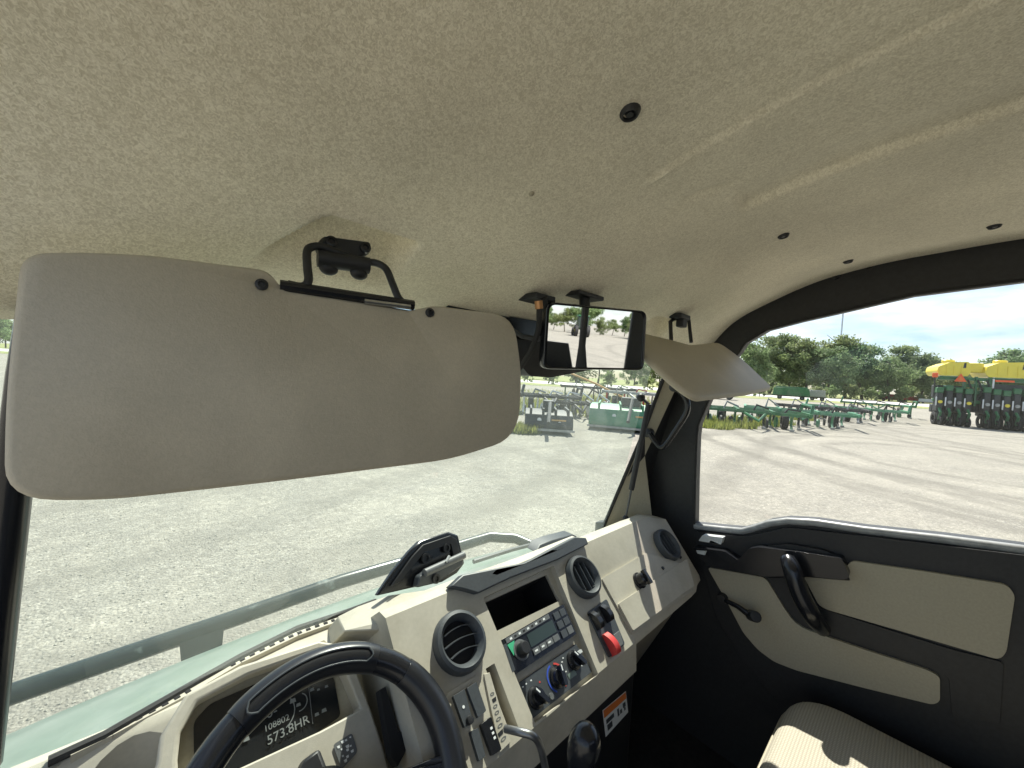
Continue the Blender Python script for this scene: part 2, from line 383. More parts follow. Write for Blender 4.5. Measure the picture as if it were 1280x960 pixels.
# the road runs past beyond the yard, from front to right; verge and field behind it
ad = V((math.cos(yaw), -math.sin(yaw), 0)); an = V((math.sin(yaw), math.cos(yaw), 0))
A0 = A1 = V((0, 0, 0))
def strip(name, m, d0, d1, z, label):
    b = MB(); e0, e1 = A0-ad*700, A1+ad*700
    b.add([e0+an*d0+V((0, 0, z)), e1+an*d0+V((0, 0, z)), e1+an*d1+V((0, 0, z)), e0+an*d1+V((0, 0, z))], [(0, 1, 2, 3)])
    return tag(b.build(name, m), label, None, kind='structure')
strip('verge', M['field'], 56, 70, .02, 'grass verge between the gravel yard and the road')
strip('road', M['road'], 70, 100, .03, 'pale road running past the yard')
strip('field', M['field'], 100, 1500, .02, 'grass field beyond the road under the trees')

# ================================================================== THE VEHICLE
veh = empty('utility_vehicle', (.55, .2, 0))
tag(veh, 'utility vehicle with tan cab interior, black door and steering wheel, parked on gravel', 'utility vehicle')

# ---- headliner
PROF = [(-1.2, .31), (-.11, .305), (.088, .29), (.234, .258), (.357, .2), (.417, .165), (.46, .137), (.52, .112), (.60, .088)]
def prof(y):
    for (a, za), (b, zb) in zip(PROF, PROF[1:]):
        if y <= b:
            t = (y-a)/(b-a); return za+(zb-za)*t
    return PROF[-1][1]
CREASE = [(.520, .243, .560, .188, .007, .013), (.447, .262, .445, .215, -.004, .006), (.80, .36, 1.1, .30, .004, .03)]
def profs(y): return (prof(y-.05)+prof(y-.025)+prof(y)+prof(y+.025)+prof(y+.05))/5
def HL(x, y):
    z = profs(y); c = abs(x-.55)
    z -= .075*sm(.42, .67, c)*sm(.40, .56, y)
    z += .020*sm(.52, .69, c)*(1-sm(.36, .50, y))
    z -= .0045*sm(.4425, .4465, x)*sm(.27, .21, y)*sm(.60, .452, x)                      # raised middle panel, its edge a fine ridge
    z += .011*sm(.207, .195, y)*sm(.560, .634, x)*sm(.650, .638, x)  # step down to the outer panel
    z += .004*sm(.30, .17, y)*sm(.63, .80, x)
    for (xa, ya, xb, yb, dp_, wd_) in CREASE:
        t = max(0, min(1, ((x-xa)*(xb-xa)+(y-ya)*(yb-ya))/((xb-xa)**2+(yb-ya)**2))); q = math.hypot(x-xa-(xb-xa)*t, y-ya-(yb-ya)*t)
        z += dp_*max(0, 1-q/wd_)*math.sin(math.pi*t)
    for q in (x, 1.095-x):                                                # hollow behind each visor bracket
        xl = .126-(y-.448)*.73; z += .040*sm(xl-.006, xl+.014, q)*sm(.242, .224, q)*sm(.435, .450, y)*sm(.535, .475, y)
    return z
hl = MB(); NX, NY = 400, 240
hl.grid(lambda u, v: W(lerp(-.165, 1.264, u), lerp(-.75, .585, v), HL(lerp(-.165, 1.264, u), lerp(-.75, .585, v))), NX, NY)
head = hl.build('headliner', M['felt'], veh, smooth=60)
def under(x, y): return W(x, y, HL(x, y))
def hit_head(px, py):                                                    # where a sight line meets the headliner
    d = ray(px, py); lo, hi = .05, 3.0; t = lo
    while t < hi:
        p = EYE+d*t
        if -.8 < p.y < .7 and p.z-1.65 > HL(p.x, p.y): return p
        t += .002
    return EYE+d*.5
for (px, py, r) in ((787, 140, .0085), (979, 294, .0075), (1243, 282, .0075), (1060, 326, .0075)):
    p = hit_head(px, py); b = MB(); nrm = V((0, -.15, -1)).normalized()
    b.lathe([(0, .0035), (r*.45, .0035), (r*.5, .001), (r*.72, .001), (r*.78, .004), (r*.95, .0045), (r*1.25, 0), (r*1.25, -.004)], p, nrm, 20)
    b.build('headliner_screw', M['black'], head)
p = hit_head(664, 241); b = MB(); b.ball(p, .004, 8, 6); b.build('headliner_pin', M['beige_trim'], head)
# roof shell above, front header, side rails
b = MB(); b.prism([W(-.20, -.85, .36), W(1.30, -.85, .36), W(1.30, .30, .36), W(1.22, .62, .25), W(.55, .70, .22), W(-.12, .62, .25), W(-.20, .30, .36)], (0, 0, .06))
b.build('roof', M['roofskin'], veh, bevel=.015)
b = MB(); b.grid(lambda u, v: W(lerp(-.16, 1.25, u), .592+.05*v, HL(max(-.13, min(1.21, lerp(-.16, 1.25, u))), .585)+.004+.14*v), 40, 2)
b.add([], []); b.build('windshield_header', M['black'], veh)
# left and rear roof rail (outside the picture, they close the shell)
b = MB(); b.tube([W(-.165, .47, .165), W(-.16, .40, .215), W(-.155, .2, .29), W(-.155, -.75, .33)], .026); b.build('roof_rail', M['black'], veh)

# ---- dashboard body: sections along X, holes cut afterwards
def ygl(x): c = (x-.45)/.6; return .755-(.105 if c < 0 else .055)*c*c
def section(x):
    yg = ygl(x)
    if x < .279:
        return [(yg+.02, -.95), (yg, -.500), (.70, -.496), (.685, -.494), (.676, -.499), (.575, -.61), (.56, -.65), (.57, -.74), (.60, -.95)]
    if x < .785:
        return [(yg+.02, -.95), (yg, -.512), (.62, -.432), (.585, -.403), (.562, -.402), (.395, -.569), (.390, -.632), (.44, -.66), (.60, -.95)]
    d = .02*sm(1.10, 1.19, x)
    return [(yg+.02, -.95), (yg, -.512), (.62, -.440), (.580, -.415-d), (.553-d, -.413-d), (.401+d, -.565), (.397+d, -.578), (.45, -.63), (.60, -.95)]
xs = [-.12, .0, .1, .2, .2785, .2795, .4, .5, .6, .7, .7845, .7855, .9, 1.0, 1.08, 1.12, 1.16, 1.195]
db = MB(); ns = 9
for x in xs: db.v += [W(x, y, z) for (y, z) in section(x)]
for i in range(len(xs)-1):
    for k in range(ns): db.f.append((i*ns+k, (i+1)*ns+k, (i+1)*ns+(k+1) % ns, i*ns+(k+1) % ns))
db.f.append(tuple(range(ns))); db.f.append(tuple((len(xs)-1)*ns+k for k in range(ns))[::-1])
dash = bpy.data.objects.new('dashboard', db.mesh('dashboard', M['beige'], 30)); COL.objects.link(dash)
def cut(o, cutters):
    objs = []
    for i, c in enumerate(cutters):
        q = bpy.data.objects.new('cutter', c.mesh('cutter', M['beige'], 0)); COL.objects.link(q); objs.append(q)
        md = o.modifiers.new('b%d' % i, 'BOOLEAN'); md.object = q; md.operation = 'DIFFERENCE'; md.solver = 'EXACT'
    bpy.context.view_layer.update()
    me = bpy.data.meshes.new_from_object(o.evaluated_get(bpy.context.evaluated_depsgraph_get()))
    o.modifiers.clear(); o.data = me
    for q in objs: bpy.data.objects.remove(q)
def fpoly(pts, k=.964): return [onF(x, y, k) for x, y in pts]
def fcut(pts, depth, front=.03, r=.003): return MB().prism([p+NF*front for p in rounded(fpoly(pts), r)], -NF*(depth+front))
STACK = [(604, 747), (692, 707), (748, 843), (669, 904)]
cutters = [fcut(STACK, .014), fcut([(606, 752), (688, 715), (704, 748), (621, 788)], .12),
           fcut([(607, 836), (618, 829), (648, 909), (636, 912)], .045, r=.001),
           fcut([(470, 858), (478, 853), (515, 935), (500, 950), (487, 948)], .10, front=.09, r=.001)]
cutters.append(MB().lathe([(.058, -.12), (.058, .1)], onZ(165, 962, -.50), (0, 0, 1), 24))
cut(dash, cutters)
for pl in dash.data.polygons: pl.use_smooth = True
dash.data.set_sharp_from_angle(angle=R(30))
md = dash.modifiers.new('edge', 'BEVEL'); md.width = .0035; md.segments = 2; md.limit_method = 'ANGLE'; md.angle_limit = R(30)
WO[dash] = V((0, 0, 0)); dash.parent = veh; dash.location = -WO[veh]
# lining of the open pocket above the radio
b = MB(); pk = [p-NF*.018 for p in fpoly([(605.5, 752.5), (687.5, 715.5), (703.5, 748.5), (620.5, 788.5)])]
cin = sum(pk, V((0, 0, 0)))/4; pin = [cin+(p-cin)*.985 for p in pk]
b.add(pin+[p-NF*.095 for p in pin], [(4, 5, 6, 7), (0, 1, 5, 4), (1, 2, 6, 5), (2, 3, 7, 6), (3, 0, 4, 7)])
b.build('storage_pocket', M['void'], dash, smooth=0)
# glovebox panels: raised slabs on the right of the dash
def slab(name, pts, m, par, h=.005, k=.964, r=.004, bevel=.0015, sink=.004):
    q = rounded(fpoly(pts, k), r); return MB().prism([p-NF*sink for p in q], NF*(h+sink)).build(name, m, par, bevel=bevel)
gb = slab('glovebox_door', [(751, 724), (806, 692), (846, 703), (866, 738), (789, 793), (769, 757)], M['beige'], veh, h=.004)
slab('glovebox_rib', [(770, 756), (856, 700), (865, 734), (788, 790)], M['beige'], gb, h=.009)
b = MB(); kc = onF(797, 727)+NF*.009; b.lathe([(.0, .022), (.012, .022), (.015, .018), (.0155, .002), (.019, 0), (.019, -.006)], kc, NF, 20)
b.prism(rounded([kc+NF*.018+FX*a+FD*c for a, c in ((-.005, -.017), (.005, -.017), (.005, .017), (-.005, .017))], .002), NF*.010)
b.build('glovebox_knob', M['gloss'], gb, bevel=.001)
for px, py in ((827, 711), (849, 697)):
    MB().lathe([(0, .002), (.004, .002), (.005, -.003)], onF(px, py)+NF*.005, NF, 12).build('dash_screw', M['black'], dash)

# ---- vents
def vent(px, py, r, vertical):
    c = onF(px, py); b = MB()
    b.lathe([(r, -.004), (r*1.0, .010), (r*.95, .016), (r*.84, .018), (r*.70, .010), (r*.66, .002), (r*.66, -.012), (r*.9, -.012)], c, NF, 40)
    v = b.build('air_vent', M['grey'], veh, smooth=40)
    MB().lathe([(0, .0012), (r*.68, .0012), (r*.68, -.012)], c, NF, 30).build('vent_throat', M['void'], v, smooth=0)
    for k in (-1, 0, 1):
        u = k*r*.36; hw = math.sqrt((r*.665)**2-u*u)
        a, e = (FX, FD) if vertical else (FD, FX)
        pts = []
        for j in range(9):
            t = -1+j/4; pts.append(c + a*(u + (0 if vertical else -.004*(1-t*t))) + e*hw*t + NF*.0075)
        q = MB()
        for side in (0, 1): q.v += [p+NF*(.004-.014*side) + a*(0 if side == 0 else -.002) for p in pts]
        q.f = [(i, i+1, i+10, i+9) for i in range(8)]
        o = q.build('vent_louver', M['grey'], v, smooth=0); s = o.modifiers.new('thick', 'SOLIDIFY'); s.thickness = .0014
    return v
vent(573, 803, .047, False); vent(727, 722, .046, True); vent(832, 682, .045, True)

# ---- radio
def fpt(q, u, v, h=0):     # bilinear point in a quad TL,TR,BR,BL lifted off the face
    return lerp(lerp(q[0], q[1], u), lerp(q[3], q[2], u), v) + NF*h
rq = [p-NF*.014 for p in fpoly([(625, 801), (705, 754.5), (721.5, 792), (640, 846)])]
def fbox(q, u0, v0, u1, v1, h0, h1, r=.0012): return MB().prism(rounded([fpt(q, u0, v0, h0), fpt(q, u1, v0, h0), fpt(q, u1, v1, h0), fpt(q, u0, v1, h0)], r), NF*(h1-h0))
radio = fbox(rq, 0, 0, 1, 1, -.05, .012, .003).build('radio', M['gloss'], veh, bevel=.0012)
radio['label'] = 'black single slot radio with small display in the dash'
fbox(rq, .34, .24, .74, .62, .012, .0128).build('display', M['lcd'], radio, smooth=0)
c = fpt(rq, .21, .52, .012)
MB().lathe([(.0135, -.002), (.0135, .002), (.011, .003), (.0105, .015), (.009, .017), (0, .017)], c, NF, 24).build('volume_knob', M['black'], radio)
MB().lathe([(.0165, -.002), (.0165, .0015), (.0135, .0018)], c, NF, 24).build('knob_collar', M['midgrey'], radio)
for i in range(4): fbox(rq, .34+.102*i, .68, .43+.102*i, .86, .012, .0145).build('radio_button', M['midgrey'], radio, bevel=.0006)
for i in range(3):
    fbox(rq, .78, .10+.29*i, .87, .32+.29*i, .012, .0145).build('radio_button', M['grey'], radio, bevel=.0006)
    fbox(rq, .885, .10+.29*i, .97, .32+.29*i, .012, .0145).build('radio_button', M['midgrey' if i == 2 else 'grey'], radio, bevel=.0006)
fbox(rq, .07, .03, .72, .17, .012, .0135).build('radio_top_strip', M['midgrey'], radio, bevel=.0005)
for i in range(9): fbox(rq, .12+.062*i, .07, .15+.062*i, .13, .0135, .0138, .0003).build('radio_print', M['void' if i % 2 else 'white'], radio, smooth=0)
for i in range(3): fbox(rq, .36+.1*i, .74, .40+.1*i, .79, .0145, .0147, .0003).build('radio_print', M['white'], radio, smooth=0)
q = MB(); q.prism([fpt(rq, .07, .20, .0125), fpt(rq, .17, .19, .0125), fpt(rq, .105, .56, .0125)], NF*.0004); q.build('green_tag', M['greentag'], radio, smooth=0)
fbox(rq, .02, .15, .06, .9, .012, .0145).build('radio_button', M['grey'], radio, bevel=.0006)

# ---- heater panel
cq = [p-NF*.014 for p in fpoly([(643, 858), (723, 803), (744, 838), (667, 899)])]
clim = fbox(cq, 0, 0, 1, 1, -.02, .006, .004).build('heater_panel', M['grey'], veh, bevel=.001)
for (u, v, kind) in ((.17, .60, 0), (.52, .50, 1), (.84, .38, 2)):
    c = fpt(cq, u, v, .006)
    k = MB(); k.lathe([(.0165, 0), (.016, .004), (.0125, .006), (.0120, .014), (0, .0145)], c, NF, 24)
    dirn = (FD*.8+FX*.5).normalized() if kind != 1 else (FD*.95-FX*.2).normalized(); sd_ = NF.cross(dirn)
    k.prism(rounded([c+NF*.012+dirn*a+sd_*e for a, e in ((-.0155, -.004), (.0155, -.004), (.0155, .004), (-.0155, .004))], .003), NF*.011)
    ko = k.build('heater_knob', M['gloss'], clim, bevel=.0008)
    MB().prism([c+NF*.0231-dirn*a+sd_*e for a, e in ((.006, -.0012), (.015, -.0012), (.015, .0012), (.006, .0012))], NF*.0003).build('knob_pointer', M['white'], clim, smooth=0)
    if kind == 1:
        for nm, m_, a0, a1 in (('cold_arc', 'blueprint', 100, 235), ('hot_arc', 'redprint', -60, 75)):
            q = MB(); pts = [R(a0+(a1-a0)*i/14) for i in range(15)]
            rad = lambda t, rr: c + (FX*math.cos(t)-FD*math.sin(t))*rr + NF*.0006
            q.prism([rad(t, .0225) for t in pts]+[rad(t, .0195) for t in pts[::-1]], NF*.0004); q.build(nm, M[m_], clim, smooth=0)
    if kind == 2: fbox(cq, .80, .20, .93, .30, .02, .0245, .001).build('knob_cap', M['silver'], clim, bevel=.0006)
for (u, v) in ((.05, .22), (.10, .14), (.15, .12), (.22, .12), (.30, .30), (.36, .84), (.72, .12), (.68, .2), (.66, .5), (.90, .64)):
    fbox(cq, u, v, u+.018, v+.04, .006, .0064, .0003).build('panel_mark', M['white' if u != .30 else 'redprint'], clim, smooth=0)
fbox(cq, .66, .62, .78, .78, .006, .0068, .0005).build('decal', M['hood'], clim, smooth=0)
MB().lathe([(.005, 0), (.005, .003), (0, .003)], fpt(cq, .34, .83, .006), NF, 12).build('heater_button', M['midgrey'], clim)

# ---- rocker switches on the right of the radio
sp = slab('switch_plate', [(733, 766), (757, 749), (780, 806), (760, 823)], M['grey'], veh, h=.004, r=.006)
def rocker(px, py, m, par, w_=.013, l_=.034, tilt=.35):
    c = onF(px, py)+NF*.004; q = MB(); e = FX; prof_ = []
    for i in range(9):
        t = -1+i/4; prof_.append((t*l_/2, .010+.009*(1-t*t)*.9+tilt*.012*t))
    q.prism([c+FD*a+NF*h-e*w_/2 for a, h in prof_]+[c+FD*l_/2-NF*.004-e*w_/2, c-FD*l_/2-NF*.004-e*w_/2], e*w_)
    return q.build('rocker_switch', m, par, bevel=.001)
rocker(741.5, 777, M['gloss'], sp); rocker(754, 768, M['gloss'], sp)
r_ = rocker(760, 806, M['red'], sp, .015, .040); r_['label'] = 'red rocker switch with rounded cap'
fb = [p for p in fpoly([(763, 796), (772, 789), (777, 806), (770, 812)])]
MB().prism([p+NF*.004 for p in fb], NF*.002).build('switch_blank', M['midgrey'], sp, bevel=.0005)

# ---- switch bank and icon strip left of the radio
lb = slab('switch_bank', [(556, 868), (597, 843), (622, 938), (608, 960), (585, 965)], M['beige'], veh, h=.003, r=.004)
for pts, mm in (([(563, 872), (577, 863), (588, 905), (577, 911)], 'grey'), ([(580, 862), (592, 854), (604, 890), (594, 899)], 'grey'), ([(597, 907), (610, 897), (623, 938), (611, 946)], 'gloss'), ([(584, 916), (594, 911), (603, 946), (595, 953)], 'grey')):
    o = slab('rocker_switch', pts, M[mm], lb, h=.010, r=.002, bevel=.0015)
    c = sum(fpoly(pts), V((0, 0, 0)))/4 + NF*.0102
    if mm == 'gloss':
        for k in range(3): MB().prism([c+FD*(.006*k-.008)+FX*.004+FX*a+FD*e for a, e in ((-.002, -.0015), (.002, -.0015), (.002, .0015), (-.002, .0015))], NF*.0003).build('switch_icon', M['white'], lb, smooth=0)
    elif pts[0][0] == 563:
        MB().lathe([(.0022, 0), (.0022, .0004), (0, .0004)], c-FD*.002, NF, 8).build('switch_icon', M['white'], lb, smooth=0)
        MB().lathe([(.006, -.002), (.005, .006), (0, .007)], c+FD*.016+FX*.002, NF, 14).build('power_socket', M['black'], lb)
iq = fpoly([(604, 843), (611, 841), (637, 928), (624, 941)])
st = MB().prism([p-NF*.002 for p in iq], NF*.005).build('icon_strip', M['beige'], veh, bevel=.0005)
for k in range(8):
    u, v = .35+.2*(k % 2), .30+.085*k
    if k in (1, 6): MB().prism([fpt(iq, u-.25, v-.02, .0031), fpt(iq, u+.3, v-.03, .0031), fpt(iq, u+.25, v+.025, .0031), fpt(iq, u-.2, v+.03, .0031)], NF*.0003).build('icon', M['black'], st, smooth=0)
    else:
        ring = [fpt(iq, .5+.28*math.cos(a), v+.022*math.sin(a), .0031) for a in [i*math.pi/5 for i in range(10)]]
        inn = [fpt(iq, .5+.18*math.cos(a), v+.014*math.sin(a), .0031) for a in [i*math.pi/5 for i in range(10)]]
        MB().prism(ring, NF*.0003, [inn]).build('icon', M['midgrey'], st, smooth=0)

# ---- tray lip over the pocket
tr = [(563, 733), (579, 718), (656, 703), (718, 671), (733, 672), (736, 680), (697, 700), (640, 722), (598, 742), (584, 738)]
b = MB(); b.prism([onF(x, y, .945) for x, y in tr], V((0, .018, -.012)))
trayo = b.build('dash_tray', M['grey'], veh, bevel=.003, seg=3)
b = MB(); b.prism([onF(x, y, .99) for x, y in ((670, 691), (675, 681), (690, 675), (716, 668), (722, 671), (700, 679), (690, 684))], V((0, .03, 0)))
b.build('tray_rim', M['grey'], trayo, bevel=.002)
# ---- open storage lid with its latch bar, left of the tray
k0 = W(.40, .660, -.40); kn = V((.15, -1, .35)).normalized()
def onK(x, y): return onP(x, y, k0, kn)
lid_pts = [(471, 745), (491, 715), (512, 689), (524, 677), (562, 665), (573, 669), (578, 690), (581, 704), (572, 716), (552, 728), (515, 735)]
b = MB(); b.prism([onK(x, y) for x, y in lid_pts], -kn*.012)
lid = b.build('storage_lid', M['gloss'], veh, bevel=.003); lid['label'] = 'open black lid standing on the dash with a grey latch bar'
inner = [(489, 727), (506, 702), (526, 684), (560, 673), (567, 679), (571, 702)]
b = MB(); b.prism([onK(x, y)+kn*.0005 for x, y in [(487, 733), (514, 695), (527, 681), (561, 669.5), (569, 674), (575, 703), (567, 706), (562, 680), (529, 690), (497, 728)]], kn*.005); b.build('lid_rim', M['black'], lid, bevel=.001)
b = MB(); b.tube([onK(522, 716)+kn*.022, onK(571, 694)+kn*.022], .0075, 12); b.build('latch_bar', M['midgrey'], lid)
b = MB(); b.prism([onK(x, y)+kn*.002 for x, y in ((514, 734), (517, 720), (526, 713), (536, 712), (571, 696), (572, 706), (560, 714), (540, 728))], kn*.018); b.build('latch_body', M['grey'], lid, bevel=.003)
for px, py, rr in ((530, 698, .010), (556, 685, .009), (536, 723, .009)):
    b = MB(); c = onK(px, py)+kn*(.004 if py < 710 else .021); b.lathe([(rr, 0), (rr, .004), (rr*.6, .004), (rr*.55, .001), (0, .001)], c, kn, 16); b.build('lid_boss', M['black'], lid)
MB().tube([onK(546, 702)+kn*.03, onK(550, 695)+kn*.03], .003, 8).build('latch_pin', M['silver'], lid)

# ---- vent housing top block (facetted) left of the driver vent
hp_ = [onZ(422, 771, -.452), onZ(450, 757, -.44), onZ(486, 744, -.425), onF(571, 732, .985), onF(582, 740, .966), onF(498, 761, 1.025), onF(520, 761, .985), onF(528, 767, .964), onF(430, 789, 1.055), onF(487, 787, 1.0), onF(519, 785, .97)]
hp_ += [p+V((0, .06, -.06)) for p in hp_]
bm = bmesh.new()
for p in hp_: bm.verts.new(p)
bmesh.ops.convex_hull(bm, input=bm.verts)
bm.verts.index_update(); b = MB(); b.add([v.co.copy() for v in bm.verts], [tuple(v.index for v in f.verts) for f in bm.faces]); bm.free()
blk = b.build('vent_housing', M['beige'], veh, bevel=.0025, smooth=15)

# ---- instrument binnacle
FB = 1.065
pair = [((222, 950), (196, 952)), ((226, 914), (200, 920)), ((248, 876), (232, 868)), ((312, 843), (300, 832)), ((400, 812), (398, 801)), ((424, 826), (432, 806)), ((434, 845), (447, 842)), ((451, 886), (465, 890)), ((428, 899), (480, 935)), ((400, 914), (500, 1010)), ((300, 960), (300, 1090)), ((225, 992), (170, 1030))]
bz = MB(); np_ = len(pair)
for (ix, iy), (ox, oy) in pair:
    pi_, po_ = onF(ix, iy, FB), onF(ox, oy, FB); bz.v += [po_, pi_, pi_-NF*.075, po_-NF*.075]
for i in range(np_):
    for k in range(4): bz.f.append((i*4+k, i*4+(k+1) % 4, ((i+1) % np_)*4+(k+1) % 4, ((i+1) % np_)*4+k))
clu = bz.build('instrument_cluster', M['beige'], veh, bevel=.004, seg=3)
scr = [(243, 990), (242, 902), (262, 880), (330, 850), (406, 822), (418, 850), (426, 895), (300, 985)]
b = MB(); b.prism([onF(x, y, FB+.045) for x, y in [(215, 1000), (215, 900), (245, 865), (405, 800), (450, 840), (462, 890), (300, 1000)]], -NF*.01); b.build('cluster_back', M['beige_trim'], clu, smooth=0)
b = MB(); b.prism(rounded([onF(x, y, FB+.040) for x, y in scr], .006), -NF*.004); b.build('display', M['dial'], clu, smooth=0)
ex = (onF(405, 862, FB+.04)-onF(300, 915, FB+.04)).normalized(); ey = NF.cross(ex)
def dtext(t, px, py, s): text_obj('display_digits', t, s, onF(px, py, FB+.038), ex, ey, M['lcdtext'], clu)
dtext('573.8HR', 334, 932, .0150); dtext('108802', 330, 916, .0105); dtext('0-', 333, 899, .017)
def darc(cx, cy, rad, a0, a1, wd=.0012):
    c = onF(cx, cy, FB+.038); pts = [R(a0+(a1-a0)*i/12) for i in range(13)]
    q = MB(); q.prism([c+(ex*math.cos(t)+ey*math.sin(t))*(rad+wd) for t in pts]+[c+(ex*math.cos(t)+ey*math.sin(t))*rad for t in pts[::-1]], NF*.0003)
    q.build('gauge_arc', M['lcdtext'], clu, smooth=0)
darc(348, 893, .020, -70, 70); darc(374, 878, .010, -100, 60)
for px, py, s in ((366, 876, .004), (390, 862, .003), (396, 893, .003), (405, 888, .0035), (398, 862, .002), (408, 858, .0025), (308, 924, .0035), (373, 881, .003)):
    c = onF(px, py, FB+.038); MB().prism([c+ex*a*s+ey*e*s for a, e in ((-1, -.5), (1, -.7), (.8, .6), (-.7, .7))], NF*.0003).build('display_icon', M['lcdtext'], clu, smooth=0)
c0 = onF(385, 850, FB+.038); c1 = onF(391, 905, FB+.038); MB().tube([c0, c1], .0005, 6).build('display_divider', M['midgrey'], clu)
dq = [onF(x, y, FB-.002) for x, y in ((416, 931), (440, 916), (447, 940), (427, 962))]
dec = MB().prism(rounded(dq, .004), NF*.0008).build('control_decal', M['midgrey'], clu, smooth=0)
for (u, v, a) in ((.2, .2, .07), (.45, .12, .08), (.62, .14, .06), (.85, .14, .05), (.3, .36, .05), (.6, .42, .09), (.55, .55, .07), (.75, .5, .05), (.25, .62, .05), (.45, .78, .07), (.75, .75, .08), (.3, .85, .08)):
    MB().prism([fpt(dq, u-a, v-a*.8, .001), fpt(dq, u+a, v-a*.5, .001), fpt(dq, u+a*.7, v+a, .001), fpt(dq, u-a*.8, v+a*.6, .001)], NF*.0003).build('decal_icon', M['white'], clu, smooth=0)
# small clip block on the binnacle, column shroud
b = MB(); b.prism([onF(x, y, 1.05) for x, y in ((468, 806), (482, 797), (492, 800), (494, 815), (480, 822))], -NF*.03); b.build('trim_block', M['beige'], veh, bevel=.002)
b = MB(); b.prism([onF(x, y, 1.03) for x, y in ((380, 950), (400, 935), (425, 1000), (360, 1010))], -NF*.06); b.build('column_shroud', M['black'], veh, bevel=.004)
b = MB(); b.prism([onF(x, y, 1.03) for x, y in ((475, 862), (482, 858), (498, 914), (513, 918), (506, 942), (497, 958), (489, 945))], -NF*.02); b.build('gap_shade_slab', M['void'], veh, smooth=0)  # solid black slab painting in the dark of the opening beside the column
# ---- defroster grille along the glass
dg0 = [(88, 940), (140, 915), (232, 866), (300, 826), (372, 792), (428, 772)]
dp = [onZ(x, y, -.492) for x, y in dg0]
b = MB()
for a, e in zip(dp, dp[1:]):
    d = (e-a); nrm = V((-d.y, d.x, 0)).normalized()*.0062
    b.prism([a-nrm, e-nrm, e+nrm, a+nrm], (0, 0, -.05))
grl = b.build('defroster_grille', M['beige'], veh, smooth=0)
pth = spline(dp, 12)
for i in range(2, len(pth)-3, 2):
    if 24 < i < 34: continue
    a, e = pth[i], lerp(pth[i], pth[i+1], .95); d = e-a; nrm = V((-d.y, d.x, 0)).normalized()*.0032
    MB().prism([a-nrm, e-nrm, e+nrm, a+nrm], (0, 0, .001)).build('grille_slot', M['void'], grl, smooth=0)
b = MB(); b.tube([onZ(x, y, -.492) for x, y in ((60, 952), (130, 920), (230, 862), (300, 822), (372, 786), (432, 766), (470, 752))], .006, 8); b.build('windshield_seal', M['rubber'], veh)

# ---- steering wheel
wc = W(.161, .428, -.519); wn = V((0, -math.cos(R(42)), math.sin(R(42)))); we1 = V((1, 0, 0)); we2 = wn.cross(we1)
RW = .1525
def wp(a, rr, h=0): return wc + (we1*math.cos(a)+we2*math.sin(a))*rr + wn*h
swh = empty('steering_wheel', wc-wn*.06, veh)
b = MB(); b.tube([wp(2*math.pi*i/72, RW) for i in range(72)], .0176, 16, closed=True); b.build('rim', M['gloss'], swh, smooth=60)
for a0, a1 in ((58, 122), (-30, 40), (140, 210), (235, 305)):
    b = MB(); n_ = 18; b.tube([wp(R(lerp(a0, a1, i/n_)), RW, .001) for i in range(n_+1)], [.0183+.0012*math.sin(math.pi*min(1, max(0, i/n_)))**.3 for i in range(n_+1)], 14)
    b.build('rim_grip', M['grip'], swh, smooth=60)
for a0, a1 in ((64, 116), ):
    sp_ = lambda t, ph: wp(R(t), RW+0.0202*math.cos(R(ph)), .001+.0202*math.sin(R(ph)))
    pts = [sp_(lerp(a0, a1, i/20), 112) for i in range(21)] + [sp_(a1+2, 98), sp_(a1+2.6, 88), sp_(a1+2, 78)]
    q = [sp_(lerp(a0, a1, i/20), 64) for i in range(21)][::-1] + [sp_(a0-2, 78), sp_(a0-2.6, 88), sp_(a0-2, 98)]
    MB().tube(pts+q, .0011, 6, closed=True).build('grip_seam', M['grey'], swh)
for a in (-15, 195, 270):
    pa = R(a); side = (we1*-math.sin(pa)+we2*math.cos(pa))
    b = MB(); b.prism(rounded([wp(pa, RW-.002)+side*.026, wp(pa, .075, -.02)+side*.020, wp(pa, .03, -.05)+side*.02, wp(pa, .03, -.05)-side*.02, wp(pa, .075, -.02)-side*.020, wp(pa, RW-.002)-side*.026], .01), wn*.014)
    b.build('spoke', M['gloss'], swh, bevel=.004)
b = MB(); b.lathe([(.044, -.065), (.046, -.05), (.040, -.038), (.02, -.032), (0, -.030)], wc, wn, 30); b.build('hub', M['black'], swh)
b = MB(); b.tube([wc-wn*.03, wc-wn*.20], .03, 16); b.build('steering_column', M['black'], swh)

# ---- windshield, left pillar, right pillar
def gb_(x):
    return V((x, ygl(x)+.008, 1.65-.508))
def gt_(x): return W(x, .598, HL(max(-.13, min(1.21, x)), .585)+.01)
b = MB(); b.grid(lambda u, v: lerp(gb_(lerp(-.13, 1.13, u)), gt_(lerp(-.13, 1.16, u)), v), 24, 10); b.build('windshield', M['windshield'], veh, smooth=60)
b = MB(); b.tube([onY(-20, 960, .66), onY(-8, 850, .64), onY(3, 740, .61), onY(17, 600, .57), onY(34, 470, .55), onY(48, 385, .55), onY(56, 340, .56)], .0125, 12)
b.build('windshield_pillar', M['gloss'], veh)
rp = MB()
edge = [(754, 662, .70), (780, 601, .655), (806, 540, .61), (829, 478, .565), (850, 425, .52)]
inner_ = [(816, 654, .60), (812, 620, .59), (806, 570, .575), (846, 483, .55), (868, 440, .50)]
vsA = [onY(x, y, Y) for x, y, Y in edge]; vsB = [onX(x, y, 1.205) for x, y, Y in inner_]
vsC = [p+V((.05, .03, 0)) for p in vsB]; vsD = [p+V((.07, .02, 0)) for p in vsA]
rows = list(zip(vsA, vsB, vsC, vsD))
rp.v = [p for r__ in rows for p in r__]
